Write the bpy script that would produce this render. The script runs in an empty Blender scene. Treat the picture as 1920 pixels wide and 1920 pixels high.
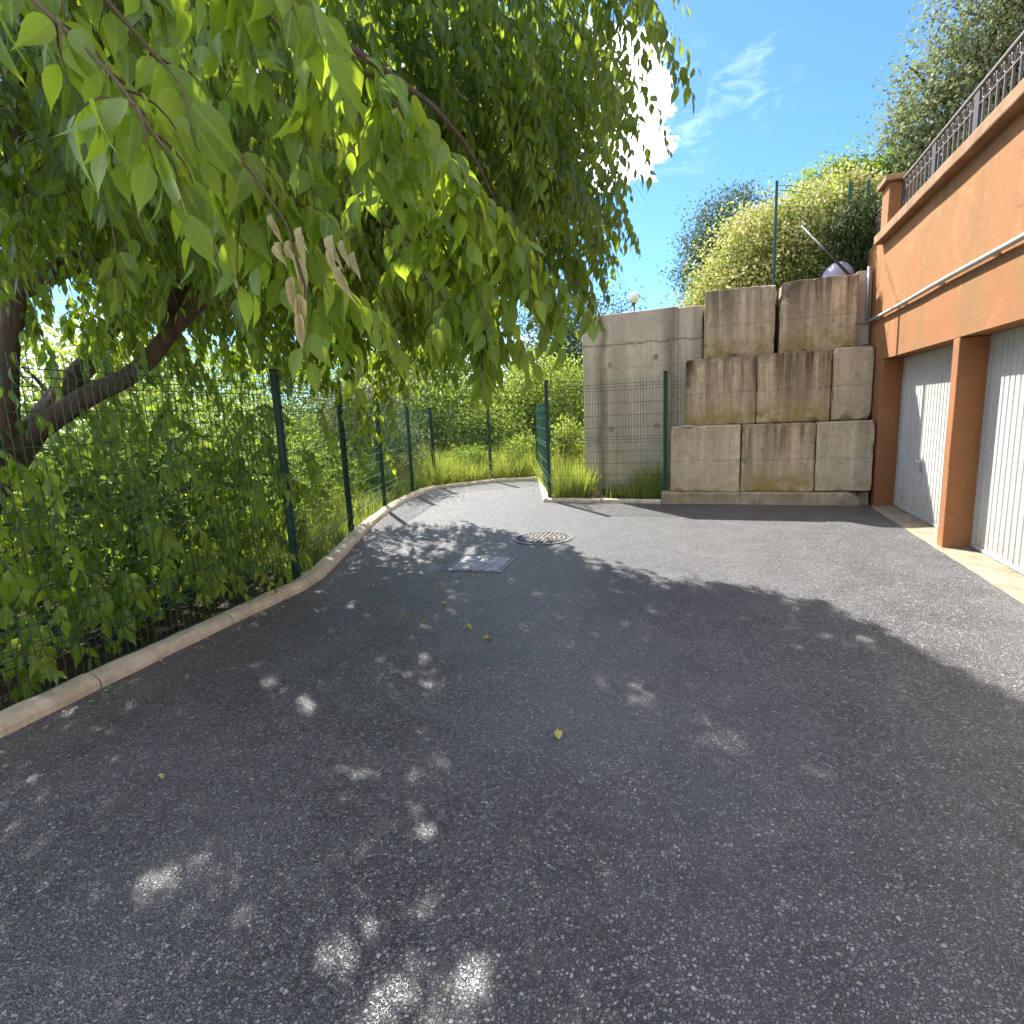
import bpy, bmesh, math, random
import numpy as np
from mathutils import Vector, Matrix, noise as mnoise

random.seed(7)
RNG = np.random.default_rng(11)
R = math.radians
scene = bpy.context.scene
COL = scene.collection

# ------------------------------------------------------------------ camera
CAM = Vector((0.0, 0.0, 1.5))
ROT = Matrix(((0.941, -0.0152, 0.338), (0.336, 0.173, -0.926), (-0.0444, 0.985, 0.168)))
cd = bpy.data.cameras.new('camera')
cam = bpy.data.objects.new('camera', cd)
COL.objects.link(cam)
q = ROT.to_quaternion(); q.normalize()
cam.matrix_world = Matrix.Translation(CAM) @ q.to_matrix().to_4x4()
cd.sensor_width = 36.0
cd.lens = 1046 / 1920 * 36
cd.clip_start = 0.05
cd.clip_end = 2000
scene.camera = cam

# ------------------------------------------------------------------ sun, sky, exposure
SUN_TO = Vector((-0.62, 0.68, 1.0)).normalized()        # towards the sun
SUN_STRENGTH = 2.0
SKY_STRENGTH = 0.15
EXPOSURE = 3.05
sd = bpy.data.lights.new('sun', 'SUN')
sd.energy = SUN_STRENGTH
sd.angle = R(0.7)
sd.color = (1.0, 0.96, 0.90)
sun = bpy.data.objects.new('sun', sd)
COL.objects.link(sun)
sun.rotation_euler = (-SUN_TO).to_track_quat('-Z', 'Y').to_euler()
sun.location = SUN_TO * 60

world = bpy.data.worlds.new('World')
scene.world = world
world.use_nodes = True
wt = world.node_tree
wt.nodes.clear()


class NT:
    """small wrapper for writing node trees"""
    def __init__(self, tree):
        self.t = tree

    def n(self, typ, _ins=None, **props):
        nd = self.t.nodes.new(typ)
        for k, v in props.items():
            setattr(nd, k, v)
        for k, v in (_ins or {}).items():
            s = nd.inputs[k]
            if hasattr(v, 'is_output') or isinstance(v, bpy.types.NodeSocket):
                self.t.links.new(v, s)
            else:
                s.default_value = v
        return nd

    def math(self, op, a, b=0.0, c=None, clamp=False):
        ins = {0: a, 1: b}
        if c is not None:
            ins[2] = c
        return self.n('ShaderNodeMath', ins, operation=op, use_clamp=clamp).outputs[0]

    def mix(self, f, a, b, blend='MIX'):
        nd = self.n('ShaderNodeMix', None, data_type='RGBA', blend_type=blend)
        for s, v in ((nd.inputs[0], f), (nd.inputs[6], a), (nd.inputs[7], b)):
            if isinstance(v, bpy.types.NodeSocket):
                self.t.links.new(v, s)
            else:
                s.default_value = v if not isinstance(v, tuple) or len(v) == 4 else (*v, 1)
        return nd.outputs[2]

    def ramp(self, f, stops, interp='LINEAR'):
        nd = self.n('ShaderNodeValToRGB', {0: f})
        cr = nd.color_ramp
        cr.interpolation = interp
        while len(cr.elements) < len(stops):
            cr.elements.new(0.5)
        for e, (p, c) in zip(cr.elements, stops):
            e.position = p
            e.color = (c, c, c, 1) if not isinstance(c, tuple) else (*c, 1)
        return nd.outputs[0]

    def noise(self, vec, scale, detail=3.0, rough=0.55, dist=0.0, out=0):
        return self.n('ShaderNodeTexNoise', {'Vector': vec, 'Scale': scale, 'Detail': detail,
                      'Roughness': rough, 'Distortion': dist}).outputs[out]

    def mapping(self, vec, scale=(1, 1, 1), loc=(0, 0, 0)):
        return self.n('ShaderNodeMapping', {'Vector': vec, 'Scale': scale, 'Location': loc}).outputs[0]

    def vor(self, vec, scale, out='Distance', feature='F1', rnd=1.0):
        return self.n('ShaderNodeTexVoronoi', {'Vector': vec, 'Scale': scale, 'Randomness': rnd}, feature=feature).outputs[out]


W = NT(wt)
sky = W.n('ShaderNodeTexSky', None, sky_type='NISHITA', sun_disc=False,
          sun_elevation=math.asin(SUN_TO.z), sun_rotation=math.atan2(SUN_TO.x, SUN_TO.y))
sky.altitude = 100
sky.air_density = 1.0
sky.dust_density = 0.3
sky.ozone_density = 2.2
wgeo = W.n('ShaderNodeTexCoord').outputs['Generated']


def cloud_spot(dirv, cos_in, cos_out):
    d = Vector(dirv).normalized()
    dt = W.n('ShaderNodeVectorMath', {0: wgeo, 1: tuple(d)}, operation='DOT_PRODUCT').outputs['Value']
    return W.n('ShaderNodeMapRange', {0: dt, 1: cos_out, 2: cos_in, 3: 0.0, 4: 1.0}).outputs[0]


cn = W.noise(W.mapping(wgeo, (1, 1, 1.6)), 7.5, 6.0, 0.6, 0.4)
cn2 = W.noise(W.mapping(wgeo, (1, 1, 2.2), (3, 1, 2)), 16.0, 5.0, 0.6, 0.6)
spot = cloud_spot((-0.165, 0.89, 0.42), 0.9990, 0.9905)
wisp = W.math('MAXIMUM', cloud_spot((-0.06, 0.91, 0.41), 0.9995, 0.9955), cloud_spot((0.04, 0.90, 0.43), 0.9998, 0.9975))
fill_clouds = W.ramp(W.noise(W.mapping(wgeo, (1, 1, 1.6), (14.32, 5.1, 7.8)), 2.0, 6.0, 0.6, 0.4), [(0.50, 0.0), (0.65, 0.9)])
# added clouds outside the frame brighten the shade; masked out of the camera's view
fill_clouds = W.math('MULTIPLY', fill_clouds, W.math('SUBTRACT', 1.0, cloud_spot((0.10, 0.88, 0.42), 0.93, 0.80)))
cn3 = W.noise(W.mapping(wgeo, (1, 1, 1.5), (1.7, 0.4, 2.2)), 11.0, 7.0, 0.62, 0.5)
c1 = W.ramp(W.math('ADD', spot, W.math('MULTIPLY', W.math('SUBTRACT', cn3, 0.5), 2.4)), [(0.34, 0.0), (0.62, 0.75), (0.95, 1.0)])
c1 = W.math('MULTIPLY', c1, W.ramp(spot, [(0.02, 0.0), (0.22, 1.0)]))
c2 = W.math('MULTIPLY', wisp, W.ramp(cn2, [(0.50, 0.0), (0.85, 0.09)]))
lowh = W.n('ShaderNodeSeparateXYZ', {0: wgeo}).outputs[2]
cl = W.math('MAXIMUM', W.math('MAXIMUM', c1, c2), fill_clouds, clamp=True)
skyc = W.mix(1.0, sky.outputs[0], (0.112, 0.168, 0.258, 1), 'MULTIPLY')
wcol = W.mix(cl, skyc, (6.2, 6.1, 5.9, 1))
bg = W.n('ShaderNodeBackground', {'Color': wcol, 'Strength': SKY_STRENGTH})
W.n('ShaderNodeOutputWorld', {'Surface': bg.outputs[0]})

scene.view_settings.view_transform = 'Standard'
scene.view_settings.look = 'None'
scene.view_settings.exposure = EXPOSURE
scene.view_settings.gamma = 1.0
scene.view_settings.use_curve_mapping = False
scene.render.engine = 'CYCLES'
scene.cycles.max_bounces = 8
scene.cycles.diffuse_bounces = 4
scene.cycles.transmission_bounces = 6
scene.cycles.transparent_max_bounces = 8
scene.cycles.use_denoising = True

# ------------------------------------------------------------------ object helpers


def link(o, parent=None):
    COL.objects.link(o)
    if parent is not None:
        o.parent = parent
    return o


def tag(o, label=None, cat=None, group=None, kind=None):
    for k, v in (('label', label), ('category', cat), ('group', group), ('kind', kind)):
        if v is not None:
            o[k] = v
    return o


def empty(name, loc=(0, 0, 0), label=None, cat=None, group=None, kind=None, rz=0.0):
    o = bpy.data.objects.new(name, None)
    o.empty_display_size = 0.1
    o.location = loc
    o.rotation_euler = (0, 0, rz)
    link(o)
    return tag(o, label, cat, group, kind)


class MB:
    """collects boxes, tubes and strips into one mesh"""
    def __init__(self):
        self.v, self.f = [], []

    def add(self, vs, fs):
        b = len(self.v)
        self.v += [tuple(p) for p in vs]
        self.f += [tuple(b + i for i in f) for f in fs]
        return self

    def box(self, a, b):
        (x0, y0, z0), (x1, y1, z1) = a, b
        vs = [(x0, y0, z0), (x1, y0, z0), (x1, y1, z0), (x0, y1, z0), (x0, y0, z1), (x1, y0, z1), (x1, y1, z1), (x0, y1, z1)]
        return self.add(vs, [(0, 3, 2, 1), (4, 5, 6, 7), (0, 1, 5, 4), (1, 2, 6, 5), (2, 3, 7, 6), (3, 0, 4, 7)])

    def tube(self, path, r, n=6, caps=True):
        path = [Vector(p) for p in path]
        rs = r if isinstance(r, (list, tuple)) else [r] * len(path)
        up = Vector((0.13, 0.21, 0.97)).normalized()
        vs, fs = [], []
        for i, p in enumerate(path):
            t = (path[min(i + 1, len(path) - 1)] - path[max(i - 1, 0)]).normalized()
            a = t.cross(up)
            if a.length < 0.05:
                a = t.cross(Vector((1, 0.1, 0)))
            a.normalize()
            b = t.cross(a)
            for k in range(n):
                th = 2 * math.pi * k / n
                vs.append(p + (a * math.cos(th) + b * math.sin(th)) * rs[i])
        for i in range(len(path) - 1):
            for k in range(n):
                k2 = (k + 1) % n
                fs.append((i * n + k, i * n + k2, (i + 1) * n + k2, (i + 1) * n + k))
        if caps:
            fs.append(tuple(range(n - 1, -1, -1)))
            fs.append(tuple((len(path) - 1) * n + k for k in range(n)))
        return self.add(vs, fs)

    def mesh(self, name, mat, smooth=False):
        me = bpy.data.meshes.new(name)
        me.from_pydata([tuple(p) for p in self.v], [], self.f)
        if mat:
            me.materials.append(mat)
        if smooth:
            me.polygons.foreach_set('use_smooth', [True] * len(me.polygons))
        me.update()
        return me

    def build(self, name, mat, parent=None, smooth=False, loc=(0, 0, 0)):
        o = bpy.data.objects.new(name, self.mesh(name, mat, smooth))
        o.location = loc
        return link(o, parent)


def bm_obj(bm, name, mat, parent=None, smooth=False, loc=(0, 0, 0)):
    me = bpy.data.meshes.new(name)
    bm.normal_update()
    bm.to_mesh(me)
    bm.free()
    me.materials.append(mat)
    if smooth:
        me.polygons.foreach_set('use_smooth', [True] * len(me.polygons))
    o = bpy.data.objects.new(name, me)
    o.location = loc
    return link(o, parent)


def block_bm(a, b, bevel=0.02, cuts=6, amp=0.006, seed=0.0, freq=2.5, top_amp=0.0, chip=0.0):
    """a bevelled box with gently uneven faces; centred at its base"""
    bm = bmesh.new()
    bmesh.ops.create_cube(bm, size=1.0)
    sx, sy, sz = (b[i] - a[i] for i in range(3))
    for v in bm.verts:
        v.co = Vector((v.co.x * sx, v.co.y * sy, (v.co.z + 0.5) * sz))
    if cuts:
        bmesh.ops.subdivide_edges(bm, edges=bm.edges[:], cuts=cuts, use_grid_fill=True)
    sharp = [e for e in bm.edges if e.calc_face_angle(0) > 0.5]
    if bevel:
        bmesh.ops.bevel(bm, geom=sharp, offset=bevel, segments=2, profile=0.5, affect='EDGES')
    off = Vector((seed * 7.3, seed * 3.1, seed * 1.7))
    for v in bm.verts:
        nz = mnoise.noise_vector(v.co * freq + off)
        v.co += nz * amp
        nz2 = mnoise.noise_vector(v.co * freq * 5 + off)
        v.co += nz2 * amp * 0.35
        if chip:
            ex = [sx / 2 - abs(v.co.x) < 0.03, sy / 2 - abs(v.co.y) < 0.03, min(v.co.z, sz - v.co.z) < 0.03]
            if sum(ex) >= 2:
                k_ = max(0.0, mnoise.noise(v.co * 7 + off) - 0.05) * chip
                v.co.x -= math.copysign(k_, v.co.x) * ex[0]
                v.co.y -= math.copysign(k_, v.co.y) * ex[1]
                v.co.z += (k_ if v.co.z < sz / 2 else -k_) * ex[2]
        if top_amp and v.co.z > sz * 0.6:
            v.co.z += top_amp * mnoise.noise(v.co * 4 + off)
    loc = ((a[0] + b[0]) / 2, (a[1] + b[1]) / 2, a[2])
    return bm, loc


def copy_obj(o, parent=None, loc=None):
    c = o.copy()
    COL.objects.link(c)
    if parent is not None:
        c.parent = parent
    if loc is not None:
        c.location = loc
    return c


def newmat(name):
    m = bpy.data.materials.new(name)
    m.use_nodes = True
    m.node_tree.nodes.clear()
    return m, NT(m.node_tree)


def finish(m, T, color, rough=0.7, bump=None, bstr=0.3, bdist=0.01, metal=0.0, spec=0.4, extra=None):
    ins = {'Base Color': color, 'Roughness': rough, 'Metallic': metal, 'Specular IOR Level': spec}
    if isinstance(color, tuple) and len(color) == 3:
        ins['Base Color'] = (*color, 1)
    if bump is not None:
        ins['Normal'] = T.n('ShaderNodeBump', {'Height': bump, 'Strength': bstr, 'Distance': bdist}).outputs[0]
    p = T.n('ShaderNodeBsdfPrincipled', ins)
    T.n('ShaderNodeOutputMaterial', {'Surface': p.outputs[0]})
    return m


# ------------------------------------------------------------------ materials
def mat_asphalt():
    m, T = newmat('asphalt')
    P = T.n('ShaderNodeTexCoord').outputs['Object']
    PW = T.n('ShaderNodeVectorMath', {0: P, 1: T.n('ShaderNodeVectorMath', {0: T.noise(P, 60.0, 2.0, 0.5, 0.0, 1), 1: (0.004, 0.004, 0.004)}, operation='MULTIPLY').outputs[0]}, operation='ADD').outputs[0]
    v1 = T.n('ShaderNodeTexVoronoi', {'Vector': PW, 'Scale': 80.0, 'Randomness': 1.0})
    v2 = T.n('ShaderNodeTexVoronoi', {'Vector': PW, 'Scale': 150.0, 'Randomness': 1.0})
    s1 = T.n('ShaderNodeSeparateColor', {0: v1.outputs['Color']}).outputs[0]
    s1b = T.n('ShaderNodeSeparateColor', {0: v1.outputs['Color']}).outputs[2]
    s2 = T.n('ShaderNodeSeparateColor', {0: v2.outputs['Color']}).outputs[1]
    big = T.noise(P, 0.55, 5.0, 0.6)
    med = T.noise(P, 2.6, 5.0, 0.65)
    ve = T.vor(PW, 80.0, 'Distance', 'DISTANCE_TO_EDGE')
    stone1 = T.ramp(ve, [(0.045, 0.0), (0.16, 1.0)])
    stone2 = T.ramp(v2.outputs['Distance'], [(0.30, 1.0), (0.55, 0.0)])
    show1 = T.math('MULTIPLY', stone1, T.ramp(T.math('ADD', s1b, T.math('MULTIPLY', T.math('SUBTRACT', med, 0.5), 0.9)), [(0.16, 0.0), (0.30, 1.0)]))
    tone1 = T.mix(s1b, T.ramp(s1, [(0.0, (0.088, 0.087, 0.086)), (0.4, (0.165, 0.163, 0.160)), (0.7, (0.26, 0.256, 0.248)), (0.92, (0.42, 0.41, 0.39)), (1.0, (0.62, 0.60, 0.57))]), T.ramp(s1, [(0.0, (0.09, 0.09, 0.093)), (0.6, (0.185, 0.185, 0.187)), (1.0, (0.36, 0.36, 0.355))]))
    tone2 = T.ramp(s2, [(0.0, (0.058, 0.054, 0.050)), (0.6, (0.105, 0.098, 0.09)), (1.0, (0.27, 0.25, 0.225))])
    binder = T.mix(T.ramp(med, [(0.35, 0.0), (0.7, 1.0)]), (0.020, 0.0195, 0.0195), (0.050, 0.048, 0.046))
    c = T.mix(T.math('MULTIPLY', stone2, 0.85), binder, tone2)
    c = T.mix(show1, c, tone1)
    dust = T.ramp(T.math('ADD', big, T.math('MULTIPLY', T.math('SUBTRACT', med, 0.5), 0.5)), [(0.40, 0.0), (0.70, 0.55)])
    c = T.mix(T.math('MULTIPLY', dust, T.math('ADD', 0.3, T.math('MULTIPLY', show1, 0.7))), c, (0.205, 0.204, 0.202))
    # a pale spill and paler dusty patches that lie on the tarmac
    for (x, y, rr, colr, amt) in ((-2.72, 4.98, 0.11, (0.42, 0.52, 0.60), 0.8), (-0.55, 2.55, 0.42, (0.22, 0.25, 0.28), 0.22),
                                  (0.05, 2.1, 0.22, (0.22, 0.25, 0.28), 0.2), (-1.6, 8.8, 0.9, (0.2, 0.19, 0.18), 0.25)):
        dv = T.n('ShaderNodeVectorMath', {0: P, 1: (x, y, 0)}, operation='DISTANCE').outputs['Value']
        nn = T.noise(P, 9.0 / (rr + 0.3), 5.0, 0.65)
        k = T.n('ShaderNodeMapRange', {0: T.math('ADD', T.math('DIVIDE', dv, rr), T.math('MULTIPLY', nn, 1.6)), 1: 2.1, 2: 0.8, 3: 0.0, 4: amt}).outputs[0]
        c = T.mix(T.math('MULTIPLY', k, T.ramp(stone1, [(0.0, 0.5), (1.0, 1.0)])), c, colr)
    h = T.math('ADD', T.math('MULTIPLY', show1, T.math('ADD', 0.65, T.math('MULTIPLY', s1, 0.6))), T.math('MULTIPLY', stone2, 0.35))
    rough = T.math('ADD', 0.34, T.math('MULTIPLY', s2, 0.26))
    return finish(m, T, c, rough, h, 1.0, 0.011, spec=0.75)


def mat_concrete(name, base, dark, streak=0.8, lichen=0.6, fresh=0.0, band=False, zs=1.0):
    m, T = newmat(name)
    tc = T.n('ShaderNodeTexCoord')
    P, G = tc.outputs['Object'], tc.outputs['Generated']
    rnd = T.n('ShaderNodeObjectInfo').outputs['Random']
    off = T.n('ShaderNodeCombineXYZ', {0: T.math('MULTIPLY', rnd, 57.0), 1: T.math('MULTIPLY', rnd, 31.0), 2: T.math('MULTIPLY', rnd, 13.0)}).outputs[0]
    PO = T.n('ShaderNodeVectorMath', {0: P, 1: off}, operation='ADD').outputs[0]
    gz = T.n('ShaderNodeSeparateXYZ', {0: G}).outputs[2]
    n1 = T.noise(PO, 3.0, 6.0, 0.62)
    n2 = T.noise(PO, 22.0, 4.0, 0.6)
    lo = tuple(x * 0.72 for x in base)
    c = T.mix(T.ramp(n1, [(0.3, 0.0), (0.72, 1.0)]), base, lo)
    c = T.mix(T.math('MULTIPLY', T.ramp(n2, [(0.4, 0.0), (0.7, 1.0)]), 0.35), c, tuple(min(1, x * 1.25) for x in base))
    # rain streaks running down from the top edge
    st = T.noise(T.mapping(PO, (5.5, 5.5, 0.30 * zs)), 1.0, 5.0, 0.62, 0.3)
    st2 = T.noise(T.mapping(PO, (16, 16, 0.7 * zs)), 1.0, 4.0, 0.6, 0.2)
    topw = T.ramp(gz, [(0.0, 0.35), (0.55, 0.62), (1.0, 1.0)])
    k = T.math('MULTIPLY', T.ramp(st, [(0.42, 0.0), (0.60, 1.0)]), topw)
    k2 = T.math('MULTIPLY', T.ramp(st2, [(0.44, 0.0), (0.62, 0.9)]), topw)
    k = T.math('MAXIMUM', k, T.math('MULTIPLY', k2, 0.75))
    edge = T.ramp(T.math('ADD', gz, T.math('MULTIPLY', T.math('SUBTRACT', n1, 0.5), 0.2)), [(0.84, 0.0), (1.0, 0.75)])
    k = T.math('MAXIMUM', k, T.math('MULTIPLY', edge, T.ramp(n2, [(0.3, 0.35), (0.62, 1.0)])))
    amount = T.math('MULTIPLY', k, T.math('ADD', streak * 0.8, T.math('MULTIPLY', rnd, streak * 0.4)), clamp=True)
    dk = T.mix(T.ramp(n2, [(0.3, 0.0), (0.7, 1.0)]), dark, tuple(x * 0.55 for x in dark))
    c = T.mix(amount, c, dk)
    # ochre lichen and damp along the bottom
    li = T.math('MULTIPLY', T.ramp(gz, [(0.0, 1.0), (0.12, 0.9), (0.38, 0.0)]), T.ramp(T.noise(PO, 5.0, 5.0, 0.65), [(0.36, 0.0), (0.58, 1.0)]))
    c = T.mix(T.math('MULTIPLY', li, lichen), c, (0.30, 0.225, 0.055))
    ml = T.math('ABSOLUTE', T.math('SUBTRACT', gz, T.math('ADD', 0.47, T.math('MULTIPLY', T.noise(PO, 3.0, 2.0), 0.02))))
    c = T.mix(T.math('MULTIPLY', T.ramp(ml, [(0.003, 1.0), (0.007, 0.0)]), 0.0 if band else 0.45), c, dark)
    if band:      # two broad run-off stains
        ox = T.n('ShaderNodeSeparateXYZ', {0: P}).outputs[0]
        for (x0, wd) in ((-0.46 - 0.02, 0.13), (0.72, 0.16)):
            dx = T.math('ABSOLUTE', T.math('ADD', T.math('SUBTRACT', ox, x0), T.math('MULTIPLY', T.math('SUBTRACT', T.noise(T.mapping(PO, (1, 1, 1)), 2.2, 4.0), 0.5), 0.22)))
            kk = T.math('MULTIPLY', T.ramp(T.math('DIVIDE', dx, wd), [(0.0, 0.85), (1.0, 0.0)]), T.ramp(n2, [(0.25, 0.6), (0.6, 1.0)]))
            c = T.mix(kk, c, dark)
    if band:      # ragged pour joint in the cast wall, and formwork board lines
        oz = T.n('ShaderNodeSeparateXYZ', {0: P}).outputs[2]
        wv = T.math('ADD', oz, T.math('MULTIPLY', T.noise(PO, 7.0, 4.0, 0.7), 0.13))
        for (z0, wd, am) in ((2.82, 0.022, 0.8), (2.42, 0.012, 0.35), (1.30, 0.010, 0.25)):
            d = T.math('ABSOLUTE', T.math('SUBTRACT', wv, z0))
            kk = T.math('MULTIPLY', T.ramp(T.math('DIVIDE', d, wd), [(0.3, 1.0), (1.0, 0.0)]), am)
            c = T.mix(T.math('MULTIPLY', kk, T.ramp(n2, [(0.35, 0.3), (0.6, 1.0)])), c, tuple(x * 0.5 for x in dark))
    bl = T.noise(PO, 9.0, 6.0, 0.72)
    c = T.mix(T.math('MULTIPLY', T.ramp(bl, [(0.5, 0.0), (0.68, 0.8)]), 0.45 if not band else 0.25), c, dark)
    pits = T.ramp(T.vor(PO, 26.0), [(0.04, 1.0), (0.10, 0.0)])
    c = T.mix(T.math('MULTIPLY', pits, 0.5), c, tuple(x * 0.5 for x in dark))
    h = T.math('SUBTRACT', T.math('ADD', T.math('MULTIPLY', n2, 0.7), T.noise(PO, 90.0, 3.0, 0.6)), T.math('MULTIPLY', pits, 1.2))
    return finish(m, T, c, 0.88, h, 0.45, 0.006, spec=0.25)


def mat_stucco():
    m, T = newmat('orange_stucco')
    P = T.n('ShaderNodeTexCoord').outputs['Object']
    n1 = T.noise(P, 0.9, 5.0, 0.6)
    n2 = T.noise(P, 7.0, 5.0, 0.65)
    st = T.noise(T.mapping(P, (2.6, 2.6, 0.32)), 1.0, 5.0, 0.62, 0.35)
    c = T.mix(T.ramp(n1, [(0.3, 0.0), (0.7, 1.0)]), (0.335, 0.138, 0.056), (0.28, 0.120, 0.052))
    c = T.mix(T.math('MULTIPLY', T.ramp(st, [(0.42, 0.0), (0.62, 1.0)]), 0.9), c, (0.24, 0.132, 0.052))
    z = T.n('ShaderNodeSeparateXYZ', {0: P}).outputs[2]
    up = T.ramp(T.math('DIVIDE', z, 4.0), [(0.55, 0.0), (0.9, 0.75)])
    c = T.mix(T.math('MULTIPLY', up, T.ramp(n2, [(0.3, 0.3), (0.7, 1.0)])), c, (0.33, 0.165, 0.055))
    c = T.mix(T.math('MULTIPLY', T.ramp(n2, [(0.5, 0.0), (0.75, 1.0)]), 0.25), c, (0.43, 0.20, 0.09))
    st3 = T.noise(T.mapping(P, (7, 7, 0.45)), 1.0, 4.0, 0.6, 0.3)
    c = T.mix(T.math('MULTIPLY', T.math('MULTIPLY', T.ramp(st3, [(0.5, 0.0), (0.66, 1.0)]), T.ramp(T.math('DIVIDE', z, 4.0), [(0.60, 0.0), (0.92, 1.0)])), 0.5), c, (0.20, 0.115, 0.05))
    PWk = T.n('ShaderNodeVectorMath', {0: P, 1: T.n('ShaderNodeVectorMath', {0: T.noise(P, 2.5, 5.0, 0.7, 0.0, 1), 1: (0.5, 0.5, 0.5)}, operation='MULTIPLY').outputs[0]}, operation='ADD').outputs[0]
    ck = T.math('MULTIPLY', T.ramp(T.vor(PWk, 0.55, 'Distance', 'DISTANCE_TO_EDGE'), [(0.002, 1.0), (0.006, 0.0)]), T.ramp(n1, [(0.45, 0.0), (0.6, 0.7)]))
    c = T.mix(ck, c, (0.13, 0.07, 0.035))
    pt = T.ramp(T.noise(P, 1.7, 3.0, 0.5, 1.2), [(0.60, 0.0), (0.64, 0.35)])
    c = T.mix(pt, c, (0.39, 0.19, 0.09))
    foot = T.math('MULTIPLY', T.ramp(z, [(0.0, 0.8), (0.16, 0.0)]), T.ramp(n2, [(0.4, 0.0), (0.65, 1.0)]))
    c = T.mix(foot, c, (0.34, 0.22, 0.10))
    h = T.math('ADD', T.noise(P, 30.0, 5.0, 0.65), T.math('MULTIPLY', T.noise(P, 95.0, 3.0, 0.6), 0.6))
    return finish(m, T, c, 0.9, h, 0.5, 0.010, spec=0.2)


def mat_simple(name, col, rough=0.6, var=0.25, scale=8.0, metal=0.0, spec=0.4, bump=0.0, col2=None, bscale=40.0):
    m, T = newmat(name)
    P = T.n('ShaderNodeTexCoord').outputs['Object']
    n1 = T.noise(P, scale, 5.0, 0.6)
    c2 = col2 or tuple(x * (1 - var) for x in col)
    c = T.mix(T.ramp(n1, [(0.32, 0.0), (0.68, 1.0)]), col, c2)
    return finish(m, T, c, rough, T.noise(P, bscale, 4.0, 0.6) if bump else None, bump, 0.01, metal, spec)


def mat_leaf(name, dark, light, trans, tfac=0.42, veins=True, rough=0.42, hue=0.0, spec=0.35):
    m, T = newmat(name)
    at = T.n('ShaderNodeAttribute', None, attribute_name='leaf', attribute_type='GEOMETRY').outputs['Vector']
    s = T.n('ShaderNodeSeparateXYZ', {0: at})
    u, v, r = s.outputs
    c = T.mix(r, dark, light)
    t = T.mix(r, tuple(x * 0.42 for x in trans), trans)
    if veins:
        du = T.math('ABSOLUTE', T.math('SUBTRACT', u, 0.5))
        mid = T.ramp(du, [(0.0, 1.0), (0.045, 0.0)])
        sv = T.math('ABSOLUTE', T.math('SUBTRACT', T.math('FRACT', T.math('MULTIPLY', T.math('SUBTRACT', v, T.math('MULTIPLY', du, 0.55)), 7.0)), 0.5))
        sd_ = T.math('MULTIPLY', T.ramp(sv, [(0.0, 1.0), (0.10, 0.0)]), 0.45)
        vv = T.math('MAXIMUM', mid, sd_)
        c = T.mix(T.math('MULTIPLY', vv, 0.7), c, tuple(min(1, x * 2.1) for x in light))
        t = T.mix(T.math('MULTIPLY', vv, 0.45), t, tuple(x * 0.5 for x in trans))
    bf = T.n('ShaderNodeNewGeometry').outputs['Backfacing']
    c = T.mix(T.math('MULTIPLY', bf, 0.35), c, tuple(min(1, x * 1.5 + 0.01) for x in light))
    p = T.n('ShaderNodeBsdfPrincipled', {'Base Color': c, 'Roughness': rough, 'Specular IOR Level': spec})
    tr = T.n('ShaderNodeBsdfTranslucent', {'Color': t})
    mx = T.n('ShaderNodeMixShader', {0: tfac, 1: p.outputs[0], 2: tr.outputs[0]})
    T.n('ShaderNodeOutputMaterial', {'Surface': mx.outputs[0]})
    return m


def mat_bark():
    m, T = newmat('bark')
    P = T.n('ShaderNodeTexCoord').outputs['Object']
    n1 = T.noise(T.mapping(P, (14, 14, 3)), 1.0, 5.0, 0.65, 0.5)
    c = T.mix(T.ramp(n1, [(0.3, 0.0), (0.7, 1.0)]), (0.055, 0.038, 0.027), (0.15, 0.105, 0.075))
    return finish(m, T, c, 0.9, n1, 0.8, 0.02, spec=0.2)


def mat_soil():
    m, T = newmat('soil_and_turf')
    P = T.n('ShaderNodeTexCoord').outputs['Object']
    n1 = T.noise(P, 0.35, 5.0, 0.6)
    n2 = T.noise(P, 6.0, 5.0, 0.7)
    c = T.mix(T.ramp(n1, [(0.35, 0.0), (0.65, 1.0)]), (0.13, 0.165, 0.04), (0.20, 0.19, 0.07))
    c = T.mix(T.ramp(n2, [(0.45, 0.0), (0.7, 0.7)]), c, (0.11, 0.085, 0.05))
    return finish(m, T, c, 0.95, n2, 0.8, 0.05, spec=0.1)


M = {}
M['asphalt'] = mat_asphalt()
M['block'] = mat_concrete('stained_concrete_block', (0.66, 0.53, 0.335), (0.095, 0.064, 0.033), 1.0, 0.9)
M['block_pale'] = mat_concrete('pale_concrete_block', (0.72, 0.595, 0.395), (0.19, 0.14, 0.085), 0.5, 0.4)
M['cast'] = mat_concrete('cast_concrete', (0.70, 0.59, 0.43), (0.19, 0.145, 0.095), 0.45, 0.1, band=True, zs=0.4)
M['footing'] = mat_concrete('rough_footing_concrete', (0.47, 0.385, 0.25), (0.15, 0.10, 0.055), 0.6, 0.5)
M['kerb'] = mat_concrete('kerb_concrete', (0.76, 0.66, 0.49), (0.28, 0.21, 0.13), 0.45, 0.25)
M['apron'] = mat_concrete('apron_concrete', (0.31, 0.265, 0.18), (0.13, 0.10, 0.06), 0.7, 0.15)
M['stucco'] = mat_stucco()
M['coping'] = mat_simple('coping_render', (0.34, 0.20, 0.105), 0.9, 0.35, 5.0, bump=0.4, spec=0.2)
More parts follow.
